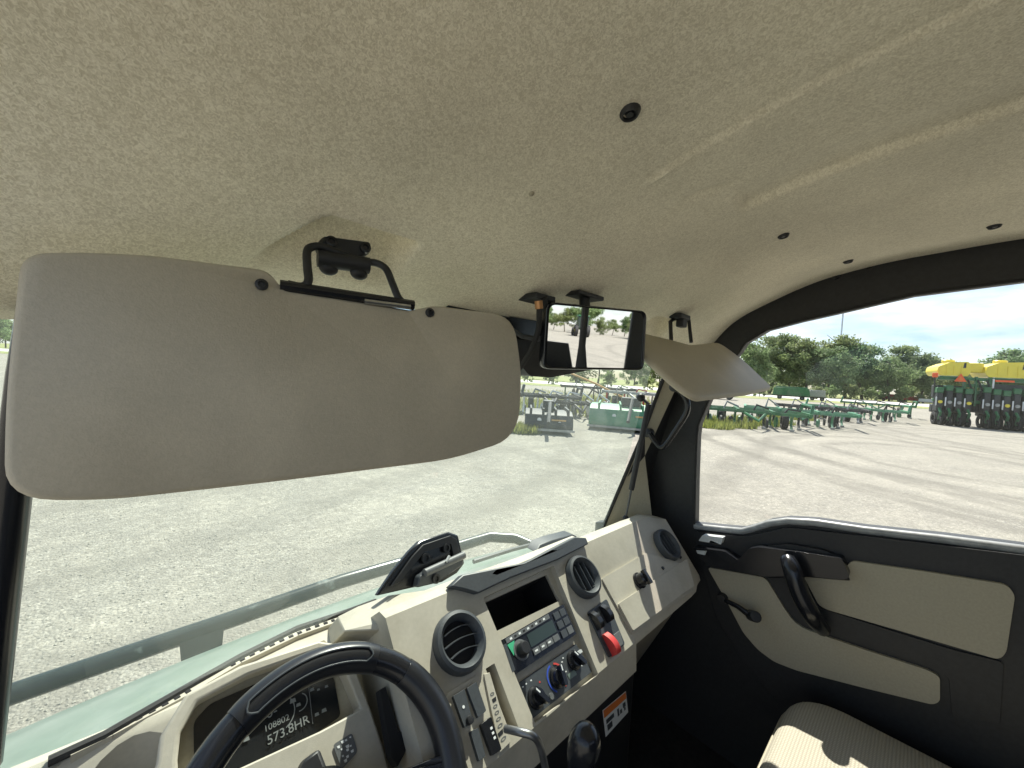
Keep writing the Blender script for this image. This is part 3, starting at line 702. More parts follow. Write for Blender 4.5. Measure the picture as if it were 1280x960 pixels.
for i in range(4):
    for k in range(4): rp.f.append((i*4+k, i*4+(k+1) % 4, i*4+4+(k+1) % 4, i*4+4+k))
rp.f += [(0, 1, 2, 3), (19, 18, 17, 16)]
pil = rp.build('pillar_trim', M['beige_trim'], veh, smooth=40)
b = MB(); b.tube([p+V((-.004, .002, 0)) for p in vsA], .006, 8); b.build('pillar_seal', M['rubber'], pil)
op = MB()
for p in vsA + [vsA[-1]+V((.0, -.05, .12))]: op.v += [p+V((.008, -.002, 0)), p+V((.13, .062, 0)), p+V((.17, .05, 0)), p+V((.15, -.03, 0))]
for i in range(5):
    for k in range(4): op.f.append((i*4+k, i*4+(k+1) % 4, i*4+4+(k+1) % 4, i*4+4+k))
op.f += [(0, 1, 2, 3), (23, 22, 21, 20)]
op.build('pillar_sun_block', M['black'], pil)  # shell added behind the trim to keep sun slivers off the dash
hp = [(846, 486), (853, 492), (859, 502), (858, 516), (846, 536), (833, 555), (826, 559), (819, 552), (812, 542)]
b = MB(); b.tube(spline([onX(x, y, 1.155) for x, y in hp], 4), .0085, 10); gh = b.build('grab_handle', M['gloss'], veh, smooth=60)
for x, y in ((844, 484), (811, 541)): MB().lathe([(.014, -.012), (.014, .012), (.008, .016), (0, .016)], onX(x, y, 1.165), (-1, 0, 0), 14).build('handle_foot', M['black'], gh)
s0, s1, s2 = onX(811, 505, 1.10), onX(789, 612, 1.09), onX(782, 648, 1.09)
stt = MB().tube([s0, s1], .0085, 12).build('gas_strut', M['black'], veh); MB().tube([s1, s2], .0035, 8).build('strut_rod', M['grey'], stt)
for p, rr in ((s2, .010), (onX(801, 497, 1.10), .013)): MB().ball(p, rr, 12, 8).build('strut_ball', M['black'], stt)
MB().tube([s0, onX(801, 497, 1.10)], .005, 8).build('strut_bracket', M['black'], stt)
MB().lathe([(.006, 0), (.006, .004), (0, .005)], onY(772, 650, .67), (-.6, -.8, 0), 12).build('trim_screw', M['black'], pil)

# ---- visors
def visor(pl, n, outline, pivot_px, rod_px, screws, rad, rodY, label, thick=.014):
    P_ = [onP(x, y, pl, n) for x, y in outline]; nn = V(n).normalized()
    if nn.dot(EYE-V(pl)) < 0: nn = -nn
    q = rounded(P_, rad, 6); c = sum(q, V((0, 0, 0)))/len(q)
    b = MB(); m = len(q)
    lay = [(.0, .94), (.0022, .97), (.0055, 1.0), (thick-.0055, 1.0), (thick-.0022, .97), (thick, .94)]
    cen = []
    for (h, s) in lay:
        for p in q:
            d = (p-c); L = d.length; b.v.append(c + d*((L-(1-s)*.10)/L) - nn*h)
    for i in range(len(lay)-1):
        for k in range(m): b.f.append((i*m+k, i*m+(k+1) % m, (i+1)*m+(k+1) % m, (i+1)*m+k))
    b.f.append(tuple(range(m))); b.f.append(tuple((len(lay)-1)*m+k for k in range(m))[::-1])
    o = b.build('sun_visor', M['vinyl'], veh, smooth=60); o['label'] = label
    for x, y in screws:
        p = onP(x, y, pl, n); MB().lathe([(.0055, -.002), (.0055, .002), (.003, .003), (.0025, .001), (0, .001)], p, nn, 14).build('visor_screw', M['black'], o)
    return o, nn
vl0, vln = W(.15, .415, .0), V((-.16, -1, .10))
LV, nl = visor(vl0, vln, [(100, 313), (180, 316), (335, 336), (352, 358), (515, 387), (545, 381), (645, 394), (655, 470), (650, 548), (565, 575), (330, 605), (130, 627), (0, 627), (2, 500), (22, 313)], None, None,
               [(327, 356), (537, 391)], [.0, .02, .012, .006, .004, .012, .035, .03, .05, .03, .1, .02, .075, .1, .075], .41, 'large tan sun visor hanging in front of the driver')
def rodpts(pts): return [onP(x, y, vl0, vln) + nl*d for x, y, d in pts]
rod = MB(); rod.tube(spline(rodpts([(360, 354, -.004), (378, 357, -.004), (386, 350, -.004), (386, 330, -.012), (387, 306, -.022), (394, 298, -.026), (408, 297, -.028), (430, 305, -.03), (460, 316, -.03), (478, 320, -.026), (489, 330, -.02), (494, 352, -.010), (500, 372, -.004), (511, 381, -.004)]), 4), .0042, 10)
rod.build('visor_rod', M['black'], LV, smooth=60)
b = MB(); b.tube([onP(350, 356, vl0, vln)-nl*.003, onP(518, 381, vl0, vln)-nl*.003], .0058, 10); b.build('visor_spine', M['gloss'], LV)
MB().tube([onP(455, 377, vl0, vln)+nl*.002, onP(512, 384, vl0, vln)+nl*.002], .0028, 8).build('visor_clip', M['metal'], LV)
vm = onP(436, 300, vl0, vln)-nl*.036
def vmp(x, y, d=0): return onP(x, y, vl0, vln)-nl*(.036-d)
b = MB(); b.prism([vmp(*q) for q in ((411, 279), (474, 289), (475, 300), (464, 308), (402, 300), (401, 290))], -nl*.012); br = b.build('visor_bracket', M['black'], LV, bevel=.003)
b = MB(); b.tube([vmp(402, 311, .005), vmp(470, 322, .005)], .0095, 12); b.build('bracket_barrel', M['black'], LV)
for x, y in ((417, 324), (457, 331)): MB().ball(vmp(x, y, .004), .008, 12, 8, (1.3, .8, 1)).build('bracket_foot', M['black'], LV)
for x, y in ((421, 288), (466, 297)): MB().lathe([(.0062, -.002), (.0062, .003), (.0035, .0035), (.003, .001), (0, .001)], vmp(x, y, .001), nl, 14).build('bracket_screw', M['gloss'], LV)
# passenger visor, swung part way up
a_ = onY(812, 420, .412); b_ = onX(965, 487, 1.17); c_ = onY(868, 497, .27)
vn2 = (onY(905, 432, .385)-a_).cross(c_-a_).normalized()
RV, nr = visor(a_, vn2, [(800, 415), (835, 423), (862, 430), (900, 428), (930, 450), (966, 484), (935, 491), (872, 497), (845, 478), (804, 440)], None, None, [], [.012, .006, .006, .03, .03, .012, .03, .03, .03, .02], .4, 'tan sun visor on the passenger side, folded partly up')
def rv(x, y, d=0): return onP(x, y, a_, vn2)+nr*d
b = MB(); b.tube([onY(839, 425, .41), onY(838, 402, .425), onY(842, 399, .425), onY(858, 396, .425), onY(861, 400, .42), onY(864, 428, .405)], .0045, 8); b.build('visor_rod', M['black'], RV)
p0_ = hit_head(850, 393)
b = MB(); b.box(p0_+V((0, 0, -.006)), (.055, .03, .012)); b.box(p0_+V((.003, -.004, -.02)), (.026, .018, .022)); b.build('visor_bracket', M['black'], RV, bevel=.003)

# ---- mirror
mc = W(.572, .41, .047); mn = V((-math.sin(R(27))*math.cos(R(-4)), -math.cos(R(27))*math.cos(R(-4)), math.sin(R(-4.2)))).normalized()
def om(x, y, d=0): return onP(x, y, mc, mn)+mn*d
fr_ = rounded([om(681, 377), om(807, 389), om(803, 463), om(676, 461)], .014, 6)
c = sum(fr_, V((0, 0, 0)))/len(fr_)
b = MB(); m_ = len(fr_); lay = [(.004, .955), (.006, .985), (.003, 1.0), (-.012, 1.0), (-.03, .82)]
for h, s in lay: b.v += [c+(p-c)*s+mn*h for p in fr_]
for i in range(4):
    for k in range(m_): b.f.append((i*m_+k, i*m_+(k+1) % m_, (i+1)*m_+(k+1) % m_, (i+1)*m_+k))
b.f.append(tuple(4*m_+k for k in range(m_))); b.f.append(tuple(range(m_)))
mir = b.build('rear_view_mirror', M['gloss'], veh, smooth=50)
gl = [c+V((p-c))*.925+mn*.0046 for p in fr_]
b = MB(); b.add(gl, [tuple(range(m_))]); b.build('mirror_glass', M['mirror'], mir, smooth=0)
ph = hit_head(731, 367)
b = MB(); b.box(ph+V((0, 0, -.005)), (.075, .035, .008)); b.tube([ph+V((0, 0, -.006)), ph+V((-.003, -.004, -.03)), lerp(ph, c, .7)-mn*.03, c-mn*.022], .010, 12); b.build('mirror_mount', M['black'], mir, bevel=.002)
# cable plate and hanging lead left of the mirror
p1 = hit_head(671, 369)
b = MB(); b.box(p1+V((0, 0, -.006)), (.05, .045, .01)); cp = b.build('cable_clip', M['black'], veh, bevel=.002)
ld = [onY(674, 378, .44), onY(674, 392, .44), onY(673, 412, .45), onY(664, 437, .47), onY(650, 460, .50)]
MB().tube(spline(ld, 5), .0048, 8).build('cable', M['rubber'], cp, smooth=60); MB().tube([onY(673, 376, .438), onY(674, 386, .438)], .0068, 10).build('cable_ferrule', M['copper'], cp)
MB().tube([onY(680, 372, .445), onY(683, 400, .46)], .006, 8).build('cable', M['rubber'], cp, smooth=60)
# wiper motor housing at the top of the windshield
b = MB(); b.prism(rounded([onY(x, y, .545) for x, y in ((560, 376), (640, 390), (720, 400), (800, 418), (800, 452), (735, 463), (688, 472), (662, 470), (650, 455), (560, 440))], .01), V((0, .045, .0)))
wm = b.build('wiper_motor_cover', M['black'], veh, bevel=.008)
b = MB(); b.prism(rounded([onY(x, y, .538) for x, y in ((636, 396), (676, 402), (676, 420), (655, 425), (636, 420))], .004), V((0, .01, 0))); b.build('cover_plate', M['gloss'], wm, bevel=.002)
MB().tube([onY(x, y, .53) for x, y in ((640, 412), (652, 420), (672, 424), (684, 420))], .005, 8).build('wiper_lead', M['grey'], wm)

# ---- right door
XD = 1.268
win = [(868, 655), (869, 600), (871, 545), (873, 530), (886, 500), (905, 462), (924, 440), (932, 428), (959, 412), (1000, 401), (1044, 391), (1143, 368), (1280, 350)]
wlow = [(1280, 683), (1180, 670), (1080, 659), (1020, 650), (985, 648), (962, 651), (940, 658), (928, 661), (905, 659)]
wh = [onX(x, y, XD) for x, y in win] + [W(XD, -.5, .25), W(XD, -.56, .18), W(XD, -.58, -.2), W(XD, -.55, -.25)] + [onX(x, y, XD) for x, y in wlow]
outl = [W(XD, y, z) for y, z in ((.84, -1.12), (.84, -.56), (.66, -.50), (.63, -.2), (.60, .0), (.57, .08), (.54, .15), (.49, .22), (.42, .29), (.29, .345), (.0, .37), (-.8, .37), (-.8, -1.12))]
b = MB(); b.prism(outl, (.04, 0, 0), [wh]); door = b.build('door', M['black'], veh, bevel=.003)
b = MB(); b.prism([p+V((.02, 0, 0)) for p in wh], (.004, 0, 0)); b.build('door_window', M['doorglass'], door, smooth=0)
sill = [onX(x, y, XD) for x, y in wlow[::-1]]; sill = [onX(868, 655, XD)+V((0, .0, -.0))] + sill
b = MB(); b.tube([p+V((.004, 0, -.008)) for p in sill]+[W(XD+.004, -.55, -.258)], .0095, 10); b.build('window_seal', M['seal'], door, smooth=60)
b = MB(); b.tube([p+V((-.001, 0, 0)) for p in wh[:17]], .0035, 6); b.build('window_gasket', M['rubber'], door)
def dpan(name, pts, m, x=1.255, h=.02, r=.008, bevel=.003, par=None): return MB().prism(rounded([onX(a, c_, x) for a, c_ in pts], r), (h, 0, 0)).build(name, m, par or door, bevel=bevel)
dpan('inner_panel', [(866, 664), (930, 671), (985, 659), (1280, 694), (1420, 712), (1420, 905), (1280, 960), (1190, 960), (1060, 935), (980, 885), (930, 830), (895, 770)], M['black'], 1.256, .015, .02)
pa_ = [(884, 709), (957, 722), (978, 757), (991, 776), (1005, 786), (1080, 812), (1160, 838), (1175, 846), (1175, 877), (1166, 881), (1080, 860), (995, 838), (967, 827), (947, 812), (929, 791), (909, 753)]
dpan('trim_panel', pa_, M['beige_trim'], 1.248, .01, .012, .002)
pb_ = [(1063, 701), (1160, 715), (1259, 731), (1269, 744), (1258, 816), (1249, 825), (1140, 793), (1033, 762), (1023, 756), (1005, 721), (1063, 726), (1057, 711)]
dpan('trim_panel', pb_, M['beige_trim'], 1.248, .01, [.02, .02, .012, .012, .012, .012, .02, .01, .01, .006, .004, .008], .002)
dpan('armrest_ledge', [(866, 684), (905, 689), (922, 700), (936, 686), (948, 684), (1000, 690), (1052, 698), (1062, 720), (1058, 725), (1004, 720), (957, 721), (882, 707)], M['gloss'], 1.222, .04, .006, .005)
dpan('armrest_ledge', [(950, 684), (985, 680), (1030, 688), (1052, 698), (1000, 692)], M['black'], 1.24, .02, .006, .004)
hpts = [onX(985, 699, 1.205), onX(990, 712, 1.185), onX(1000, 742, 1.18), onX(1015, 770, 1.185), onX(1028, 786, 1.23)]
b = MB(); q = spline(hpts, 6); b.tube(q, [.0175+.004*math.sin(math.pi*i/(len(q)-1)) for i in range(len(q))], 14); b.build('pull_handle', M['gloss'], door, smooth=60)
dpan('handle_recess', [(958, 722), (1003, 722), (1024, 760), (1120, 790), (1190, 812), (1255, 828), (1250, 905), (1190, 895), (1186, 846), (1150, 828), (1000, 781), (985, 764)], M['black'], 1.2515, .01, .008, .002)
b = MB(); lq = [onX(x, y, 1.21) for x, y in ((873, 676), (878, 669), (904, 672), (901, 681))]; b.prism(rounded(lq, .003), (.02, 0, 0)); b.build('door_lock', M['silver'], door, bevel=.002)
MB().prism(rounded([onX(x, y, 1.218) for x, y in ((870, 688), (883, 689), (881, 694), (872, 692))], .001), (.006, 0, 0)).build('lock_marker', M['silver'], door, bevel=.0008)
b = MB(); b.tube([onX(904, 749, 1.235), onX(922, 758, 1.22), onX(936, 768, 1.21)], [.006, .007, .009], 10); crk = b.build('window_crank', M['gloss'], door, smooth=50)
MB().tube([onX(938, 769, 1.23), onX(945, 771, 1.185)], .014, 14).build('crank_knob', M['black'], door, bevel=.003)
MB().lathe([(.014, -.01), (.013, .012), (0, .014)], onX(903, 748, 1.24), (-1, 0, 0), 14).build('crank_pivot', M['black'], door)
for px, py in ((1085, 331), (1045, 345)): MB().lathe([(.010, -.002), (.010, .003), (.006, .006), (0, .006)], onX(px, py, XD), (-1, 0, 0), 12).build('frame_bolt', M['gloss'], door)

# no driver's door is built: the open left side lets more light into the cab
# ---- floor, footwell, rear wall, seats (black tub of the cab)
b = MB(); b.box(W(.55, .02, -1.12), (1.47, 1.75, .03)); b.build('cab_floor', M['carpet'], veh)
b = MB(); b.box(W(.55, .82, -.92), (1.47, .03, .42)); b.build('firewall', M['black'], veh)
b = MB(); b.box(W(.70, .53, -.86), (.50, .12, .50)); con = b.build('centre_console', M['black'], veh, bevel=.02)
lq = [onY(x, y, .468) for x, y in ((753, 888), (782, 864), (785, 890), (757, 921))]
lab = MB().prism(lq, (0, -.0006, 0)).build('warning_label', M['white'], con, smooth=0)
def lqp(u, v, h): return lerp(lerp(lq[0], lq[1], u), lerp(lq[3], lq[2], u), v)+V((0, -h, 0))
def lbl(n_, u0_, v0_, u1_, v1_, m__): MB().prism([lqp(u0_, v0_, .0009), lqp(u1_, v0_, .0009), lqp(u1_, v1_, .0009), lqp(u0_, v1_, .0009)], (0, -.0004, 0)).build(n_, m__, con, smooth=0)
lbl('label_band', .02, .02, .98, .30, M['orange'])
for a in ((.08, .42, .40, .58), (.1, .64, .3, .86), (.55, .42, .62, .72), (.66, .55, .74, .72), (.8, .40, .92, .6), (.84, .62, .9, .75)): lbl('label_print', *a, M['grey'])
def pad(x0, x1, y0, y1, z0, z1, r, name, m, par, nx=28, ny=28, crown=.015):
    b = MB()
    def f(u, v):
        x = lerp(x0, x1, u); y = lerp(y0, y1, v)
        ex_ = min(x-x0, x1-x, r)/r; ey_ = min(y-y0, y1-y, r)/r
        k = math.sqrt(max(0, 1-(1-ex_)**2))*math.sqrt(max(0, 1-(1-ey_)**2))
        return W(x, y, z0+(z1-z0)*k + crown*math.sin(math.pi*u)*math.sin(math.pi*v))
    def rr_(t): return t
    b.grid(f, nx, ny); return b.build(name, m, par, smooth=70)
def cushion(x0, x1, y0, y1, z0, z1, name):
    # rounded rectangle in plan, rounded over at the top edge
    pl = rounded([V((x0, y0, 0)), V((x1, y0, 0)), V((x1-.01, y1, 0)), V((x0+.01, y1, 0))], [.03, .03, .11, .11], 10)
    c = V(((x0+x1)/2, (y0+y1)/2, 0)); b = MB(); m = len(pl)
    lay = [(z0, 0), (z1-.05, .0)] + [(z1-.05+.05*math.sin(a), .05*(1-math.cos(a))) for a in [R(15), R(30), R(45), R(60), R(75), R(90)]] + [(z1+.006, .10), (z1+.010, .15)]
    for z, ins in lay:
        for p in pl: d = p-c; L = d.length; q = c+d*max(.05, (L-ins)/L); b.v.append(W(q.x, q.y, z))
    for i in range(len(lay)-1):
        for k in range(m): b.f.append((i*m+k, i*m+(k+1) % m, (i+1)*m+(k+1) % m, (i+1)*m+k))
    b.f.append(tuple((len(lay)-1)*m+k for k in range(m))); b.f.append(tuple(range(m))[::-1])
    s = b.build(name, M['seat'], veh, smooth=50)
    MB().tube([W(p.x, p.y, z1-.048) for p in [c+(q-c)*1.003 for q in pl]], .0035, 6, closed=True).build('piping', M['beige_trim'], s)
    return s
cu1 = cushion(.66, 1.232, -.45, .185, -.92, -.742, 'seat_cushion'); cu1['label'] = 'woven tan passenger seat cushion partly in sunlight'
cu2 = cushion(-.10, .50, -.45, .05, -.92, -.76, 'seat_cushion'); cu2['label'] = 'woven tan driver seat cushion'
for x0, x1 in ((.66, 1.22), (-.10, .50)):
    b = MB(); b.prism(rounded([W(x0, -.43, -.66), W(x1, -.43, -.66), W(x1-.03, -.56, -.10), W(x0+.03, -.56, -.10)], .06, 6), V((0, -.09, -.03))); b.build('seat_back', M['black'], veh, bevel=.02, seg=3)
b = MB(); b.box(W(.55, -.80, -.62), (1.42, .03, .96)); b.prism([W(-.16, -.815, -.14), W(.50, -.815, -.14), W(.46, -.815, -.005), W(-.16, -.815, .0)], (0, .03, 0)); b.build('rear_panel', M['black'], veh)
for x0, x1 in ((-.16, -.02), (.735, 1.26)): MB().box(W((x0+x1)/2, -.79, .06), (x1-x0, .05, .60)).build('rear_pillar', M['black'], veh, bevel=.01)
MB().tube([W(.52, -.60, .29), W(.53, -.62, .0), W(.54, -.64, -.12), W(.56, -.60, -.3)], [.016, .016, .03, .06], 10).build('seat_belt_reel', M['black'], veh)
MB().box(W(.55, -.82, .30), (1.42, .04, .10)).build('rear_header', M['black'], veh, bevel=.005)
# shifter and hooked lever
b = MB(); kb = onY(728, 940, .27)
b.lathe([(0, .040), (.009, .0385), (.016, .033), (.0195, .022), (.0205, .008), (.018, -.012), (.013, -.03), (.011, -.05)], kb, V((-.12, -.25, 1)), 24); shf = b.build('gear_shifter', M['gloss'], veh, smooth=60)
MB().tube([kb+V((.002, .01, -.04)), kb+V((.03, .07, -.35))], .009, 10).build('shifter_rod', M['black'], shf)
b = MB(); b.tube(spline([onY(632, 911, .40), onY(650, 915, .375), onY(666, 920, .36), onY(674, 930, .355), onY(680, 952, .35), onY(690, 1000, .34)], 5), .0055, 10); b.build('brake_lever', M['steel_rod'], veh, smooth=60)

# ---- hood and brush guard outside the glass
hd = MB()
hs = [(.765, -.60), (.80, -.62), (.95, -.685), (1.15, -.745), (1.30, -.79), (1.36, -.84), (1.38, -1.0)]
hx = [-.35, -.22, -.05, .2, .55, .9, 1.15, 1.32, 1.45]
for x in hx:
    dr = .03*abs((x-.55)/.9)**2.2
    hd.v += [W(x, y-.05*abs((x-.55)/.9)**2, z-dr) for y, z in hs]
for i in range(len(hx)-1):
    for k in range(len(hs)-1): hd.f.append((i*7+k, i*7+7+k, i*7+8+k, i*7+k+1))
hood = hd.build('hood', M['hood'], veh, smooth=50); s = hood.modifiers.new('thick', 'SOLIDIFY'); s.thickness = .02
hd_sub = hood.modifiers.new('sub', 'SUBSURF'); hd_sub.levels = 1; hd_sub.render_levels = 1
zb = -.862
gp = [W(-.62, .95, zb-.05), W(-.52, 1.42, zb-.02), W(-.42, 1.5, zb-.016), W(.2, 1.5, zb), W(.55, 1.5, zb+.012), W(.9, 1.5, zb+.004), W(1.30, 1.5, zb+.0), W(1.42, 1.42, zb-.01), W(1.55, .95, zb-.06)]
q = []
for i in range(len(gp)-1): q += [lerp(gp[i], gp[i+1], k/4) for k in range(4)]
q.append(gp[-1]); b = MB(); b.tube(q, .026, 14); grd = b.build('brush_guard', M['guard'], veh, smooth=60)
for x in (.13, .95):
    b = MB(); b.prism([W(x-.055, 1.49, zb-.0), W(x+.055, 1.49, zb), W(x+.04, 1.44, zb-.16), W(x-.04, 1.44, zb-.16)], (0, -.012, 0)); b.build('guard_bracket', M['guard'], grd, bevel=.003)
b = MB(); b.tube([W(-.3, 1.5, zb-.36), W(1.4, 1.5, zb-.36)], .026, 12)
for x in (.13, .95): b.tube([W(x, 1.47, zb-.12), W(x, 1.5, zb-.36)], .018, 10)
b.build('guard_rail', M['guard'], grd)
b = MB(); b.box(W(.55, 1.05, -1.15), (1.5, .6, .3)); b.build('front_body', M['roofskin'], veh, bevel=.03)
b = MB(); b.box(W(.55, -1.5, -.75), (1.5, 1.25, .32)); b.build('cargo_box', M['black'], veh, bevel=.01)
b = MB(); b.box(W(.55, -.2, -1.27), (1.3, 3.0, .16)); b.build('chassis', M['black'], veh)
def wheel(name, c, r, wdt, par, ax=(1, 0, 0), rimcol='midgrey', n=24, sub=True):
    c = V(c); ax = V(ax).normalized(); b = MB()
    b.lathe([(r*.55, -wdt/2), (r*.92, -wdt/2), (r, -wdt*.36), (r, wdt*.36), (r*.92, wdt/2), (r*.55, wdt/2), (r*.5, wdt*.3), (r*.5, -wdt*.3), (r*.55, -wdt/2)], c, ax, n)
    o = b.build(name, M['rubber'], par, smooth=40)
    if sub: MB().lathe([(0, -wdt*.2), (r*.5, -wdt*.3), (r*.53, -wdt*.25), (r*.53, wdt*.25), (r*.5, wdt*.3), (0, wdt*.2)], c, ax, 16).build('rim', M[rimcol], o)
    return o
for x in (-.1, 1.2):
    for y in (1.1, -1.4): wheel('wheel', W(x, y, -1.34), .31, .24, veh)
# wiper resting outside the glass
MB().tube([onY(592, 702, .80), onY(640, 687, .80), onY(668, 680, .80)], .006, 8).build('wiper_arm', M['grey'], veh)

# ================================================================== OUTSIDE: implements, planter, trees
M['jdgreen'] = mat('green_machine_paint', (.022, .145, .05), .45, noise=(4, .2), var=(1.2, (.045, .12, .065), .45, .7), coat=.2)
M['palegreen'] = mat('faded_green_paint', (.06, .235, .12), .5, noise=(3, .15), var=(1.5, (.16, .26, .19), .45, .7))
M['yellow'] = mat('yellow_tank_plastic', (.80, .66, .05), .35, noise=(2, .06), coat=.2)
M['dark'] = mat('dark_grey_steel', (.028, .031, .033), .6, noise=(3, .25))
M['steel'] = mat('worn_steel', (.32, .33, .33), .45, metal=.6, noise=(6, .2))
M['whitepaint'] = mat('white_paint', (.70, .72, .72), .5, noise=(5, .06))
M['redpaint'] = mat('red_machine_paint', (.42, .03, .03), .45, noise=(4, .1))
M['smv'] = mat('orange_reflective_sign', (.85, .11, .02), .45)
M['pole'] = mat('yellow_orange_pole', (.62, .36, .12), .5, noise=(2, .2))
def far_pt(px, depth):                       # ground point a given depth ahead, in the direction of a photo column
    d = ray(px, 466+.06*(px-640)); p = EYE+d*depth; return V((p.x, p.y, 0))
def gp_(px, py): p = onZ(px, py, -1.65); p.z = 0; return p
class Loc:                                   # local frame: ex to the right as seen, ey away, ez up
    def __init__(s, o, ex): s.o = V(o); s.ex = V(ex).normalized(); s.ez = V((0, 0, 1)); s.ey = s.ez.cross(s.ex)
    def __call__(s, x, y, z): return s.o+s.ex*x+s.ey*y+s.ez*z
    def box(s, b, x0, x1, y0, y1, z0, z1): return b.prism([s(x0, y0, z0), s(x1, y0, z0), s(x1, y1, z0), s(x0, y1, z0)], (0, 0, z1-z0))

# ---- green rotary cutter and grey mower deck seen through the windshield
def deck(name, L, wd, dp_, h, m, label, cat, trim, wheels=True):
    o = empty(name, L.o); tag(o, label, cat)
    b = MB(); pr = [(0, .10), (-.03, h*.45), (.12, h*.86), (.45, h), (dp_, h*.97), (dp_+.05, .15)]
    b.prism([L(0, y, z) for y, z in pr], L.ex*wd); b.build('deck', M[m], o, bevel=.02)
    for k in range(4): q = MB(); L.box(q, wd*(.1+.26*k), wd*(.1+.26*k)+.06, .12, dp_, h*.8, h+.08); q.build('deck_rib', M[m], o, bevel=.01)
    q = MB(); L.box(q, -.04, wd+.04, -.10, -.05, .10, .16); q.build('skid_shoe', M['steel'], o)
    q = MB(); L.box(q, wd*.38, wd*.62, .5, 1.0, h, h+.28); q.build('gearbox', M['dark'], o, bevel=.03)
    q = MB(); q.tube([L(wd*.5, .4, h+.2), L(wd*.5, .0, h+.25), L(wd*.45, -.9, .42)], .05, 8); q.build('drive_shaft', M['dark'], o)
    for x in (.25, .75) if wheels else (): q = MB(); q.tube([L(wd*x, dp_, h*.8), L(wd*x, dp_+.6, h*.9), L(wd*x, dp_+.7, .3)], .05, 8); q.build('wheel_arm', M[m], o); wheel('wheel', L(wd*x, dp_+.7, .28), .28, .18, o, L.ex, n=16)
    for x, z in ((.3, .62), (.72, .5)): MB().lathe([(.06, 0), (.06, .02), (0, .02)], L(wd*x, -.02+.1*z, h*z), -L.ey, 12).build('reflector', M['whitepaint'], o)
    q = MB(); q.prism([L(wd*.55, .005, h*.62), L(wd*.85, .005, h*.62), L(wd*.85, .03, h*.68), L(wd*.55, .03, h*.68)], -L.ey*.004); q.build('decal', M[trim], o, smooth=0)
    return o
vdir = lambda p: V((p.y, -p.x, 0)).normalized()        # to the right as seen from the cab
p0_ = gp_(735, 536); deck('rotary_cutter', Loc(p0_, vdir(p0_)+V((.1, -.25, 0))), 2.6, 1.9, .78, 'palegreen', 'faded green rotary cutter deck standing on the yard near the right pillar', 'rotary cutter', 'pole')
p0_ = gp_(655, 541); deck('mower_deck', Loc(p0_, vdir(p0_)), 1.35, 1.2, .62, 'dark', 'dark grey mower deck with an orange decal, left of the green cutter', 'mower', 'pole', False)

# ---- tillage implements
def cultivator(name, p, wd, dp_, h, m, label, cat, shank='dark', wheels=True, exd=None, tines=9, wings=False, seed=1):
    rg = random.Random(seed); L = Loc(p, exd if exd else vdir(p)); o = empty(name, p); tag(o, label, cat)
    b = MB()
    for k in range(3): L.box(b, 0, wd, dp_*k/2, dp_*k/2+.10, h, h+.11)
    b.build('cross_bar', M[m], o)
    for k in range(4): q = MB(); L.box(q, wd*k/3-.05, wd*k/3+.05, -.2, dp_+.2, h+.05, h+.16); q.build('frame_rail', M[m], o)
    for k in range(tines):
        x = wd*(k+.5)/tines+rg.uniform(-.05, .05); y = dp_*(k % 3)/2
        q = MB(); q.tube([L(x, y, h+.02), L(x, y+.22, h*.75), L(x, y+.25, h*.4), L(x, y, .03)], .045, 6); q.build('tine', M[m if k % 2 else shank], o)
        q = MB(); q.box(L(x, y, .05), (.14, .14, .08)); q.build('tine_point', M['steel'], o)
    if wheels:
        for x in (.18, .82): wheel('wheel', L(wd*x, dp_*.5, min(.38, h*.55)), min(.38, h*.55), .22, o, L.ex, n=16)
    for k in range(int(tines*.8)):
        x = wd*(k+.5)/(tines*.8); rr = rg.uniform(.16, .26); MB().lathe([(rr, -.03), (rr, .03), (.05, .05), (0, .05)], L(x, dp_*rg.choice((.1, .5, .9)), rr+.02), L.ex+L.ey*rg.uniform(-.6, .6), 14).build('disc', M[shank if k % 3 else m], o)
    for k in range(3):
        x = wd*(.2+.3*k); q = MB(); q.tube([L(x, dp_*.3, h+.1), L(x+.1, dp_*.3, h+.25+rg.uniform(0, .3)), L(x+.55, dp_*.4, h+.2)], .04, 6); q.build('hydraulic_ram', M[shank if k else 'steel'], o)
    if wings:
        for x in (0, wd): q = MB(); q.tube([L(x, 0, h), L(x+.1, .2, h+.45), L(x+.1, dp_, h+.45), L(x, dp_, h)], .06, 6); q.build('folded_wing', M[m], o)
    q = MB(); q.tube([L(wd*.4, 0, h), L(wd*.5, -1.4, h*.7), L(wd*.6, 0, h)], .06, 6); q.build('hitch', M[m], o)
    return o
cultivator('field_cultivator', gp_(880, 529), 3.6, 2.0, 0.59, 'jdgreen', 'green field cultivator nearest the window pillar with grass at its wheels', 'cultivator', seed=1, tines=11, wings=True)
cultivator('field_cultivator', gp_(930, 526), 4.2, 2.0, 0.59, 'palegreen', 'long pale green cultivator frame left of the dark harrow', 'cultivator', seed=2, tines=12)
cultivator('disc_harrow', gp_(968, 520), 4.2, 2.2, 0.62, 'dark', 'dark disc harrow standing between the green cultivators', 'harrow', seed=3, shank='steel', tines=14)
cultivator('chisel_plough', gp_(1006, 519), 4.8, 2.2, 0.62, 'palegreen', 'pale green chisel plough right of the dark harrow', 'plough', seed=4, tines=12, wings=True)
cultivator('seed_drill', gp_(1050, 516), 4.2, 2.0, 0.84, 'jdgreen', 'green seed drill with upright arms at the right end of the row', 'seed drill', seed=5, tines=10, wings=True)
cultivator('hay_rake', gp_(690, 520), 2.2, 1.2, .5, 'dark', 'grey rake with white parts standing behind the mower deck', 'rake', seed=6, shank='whitepaint', tines=8)
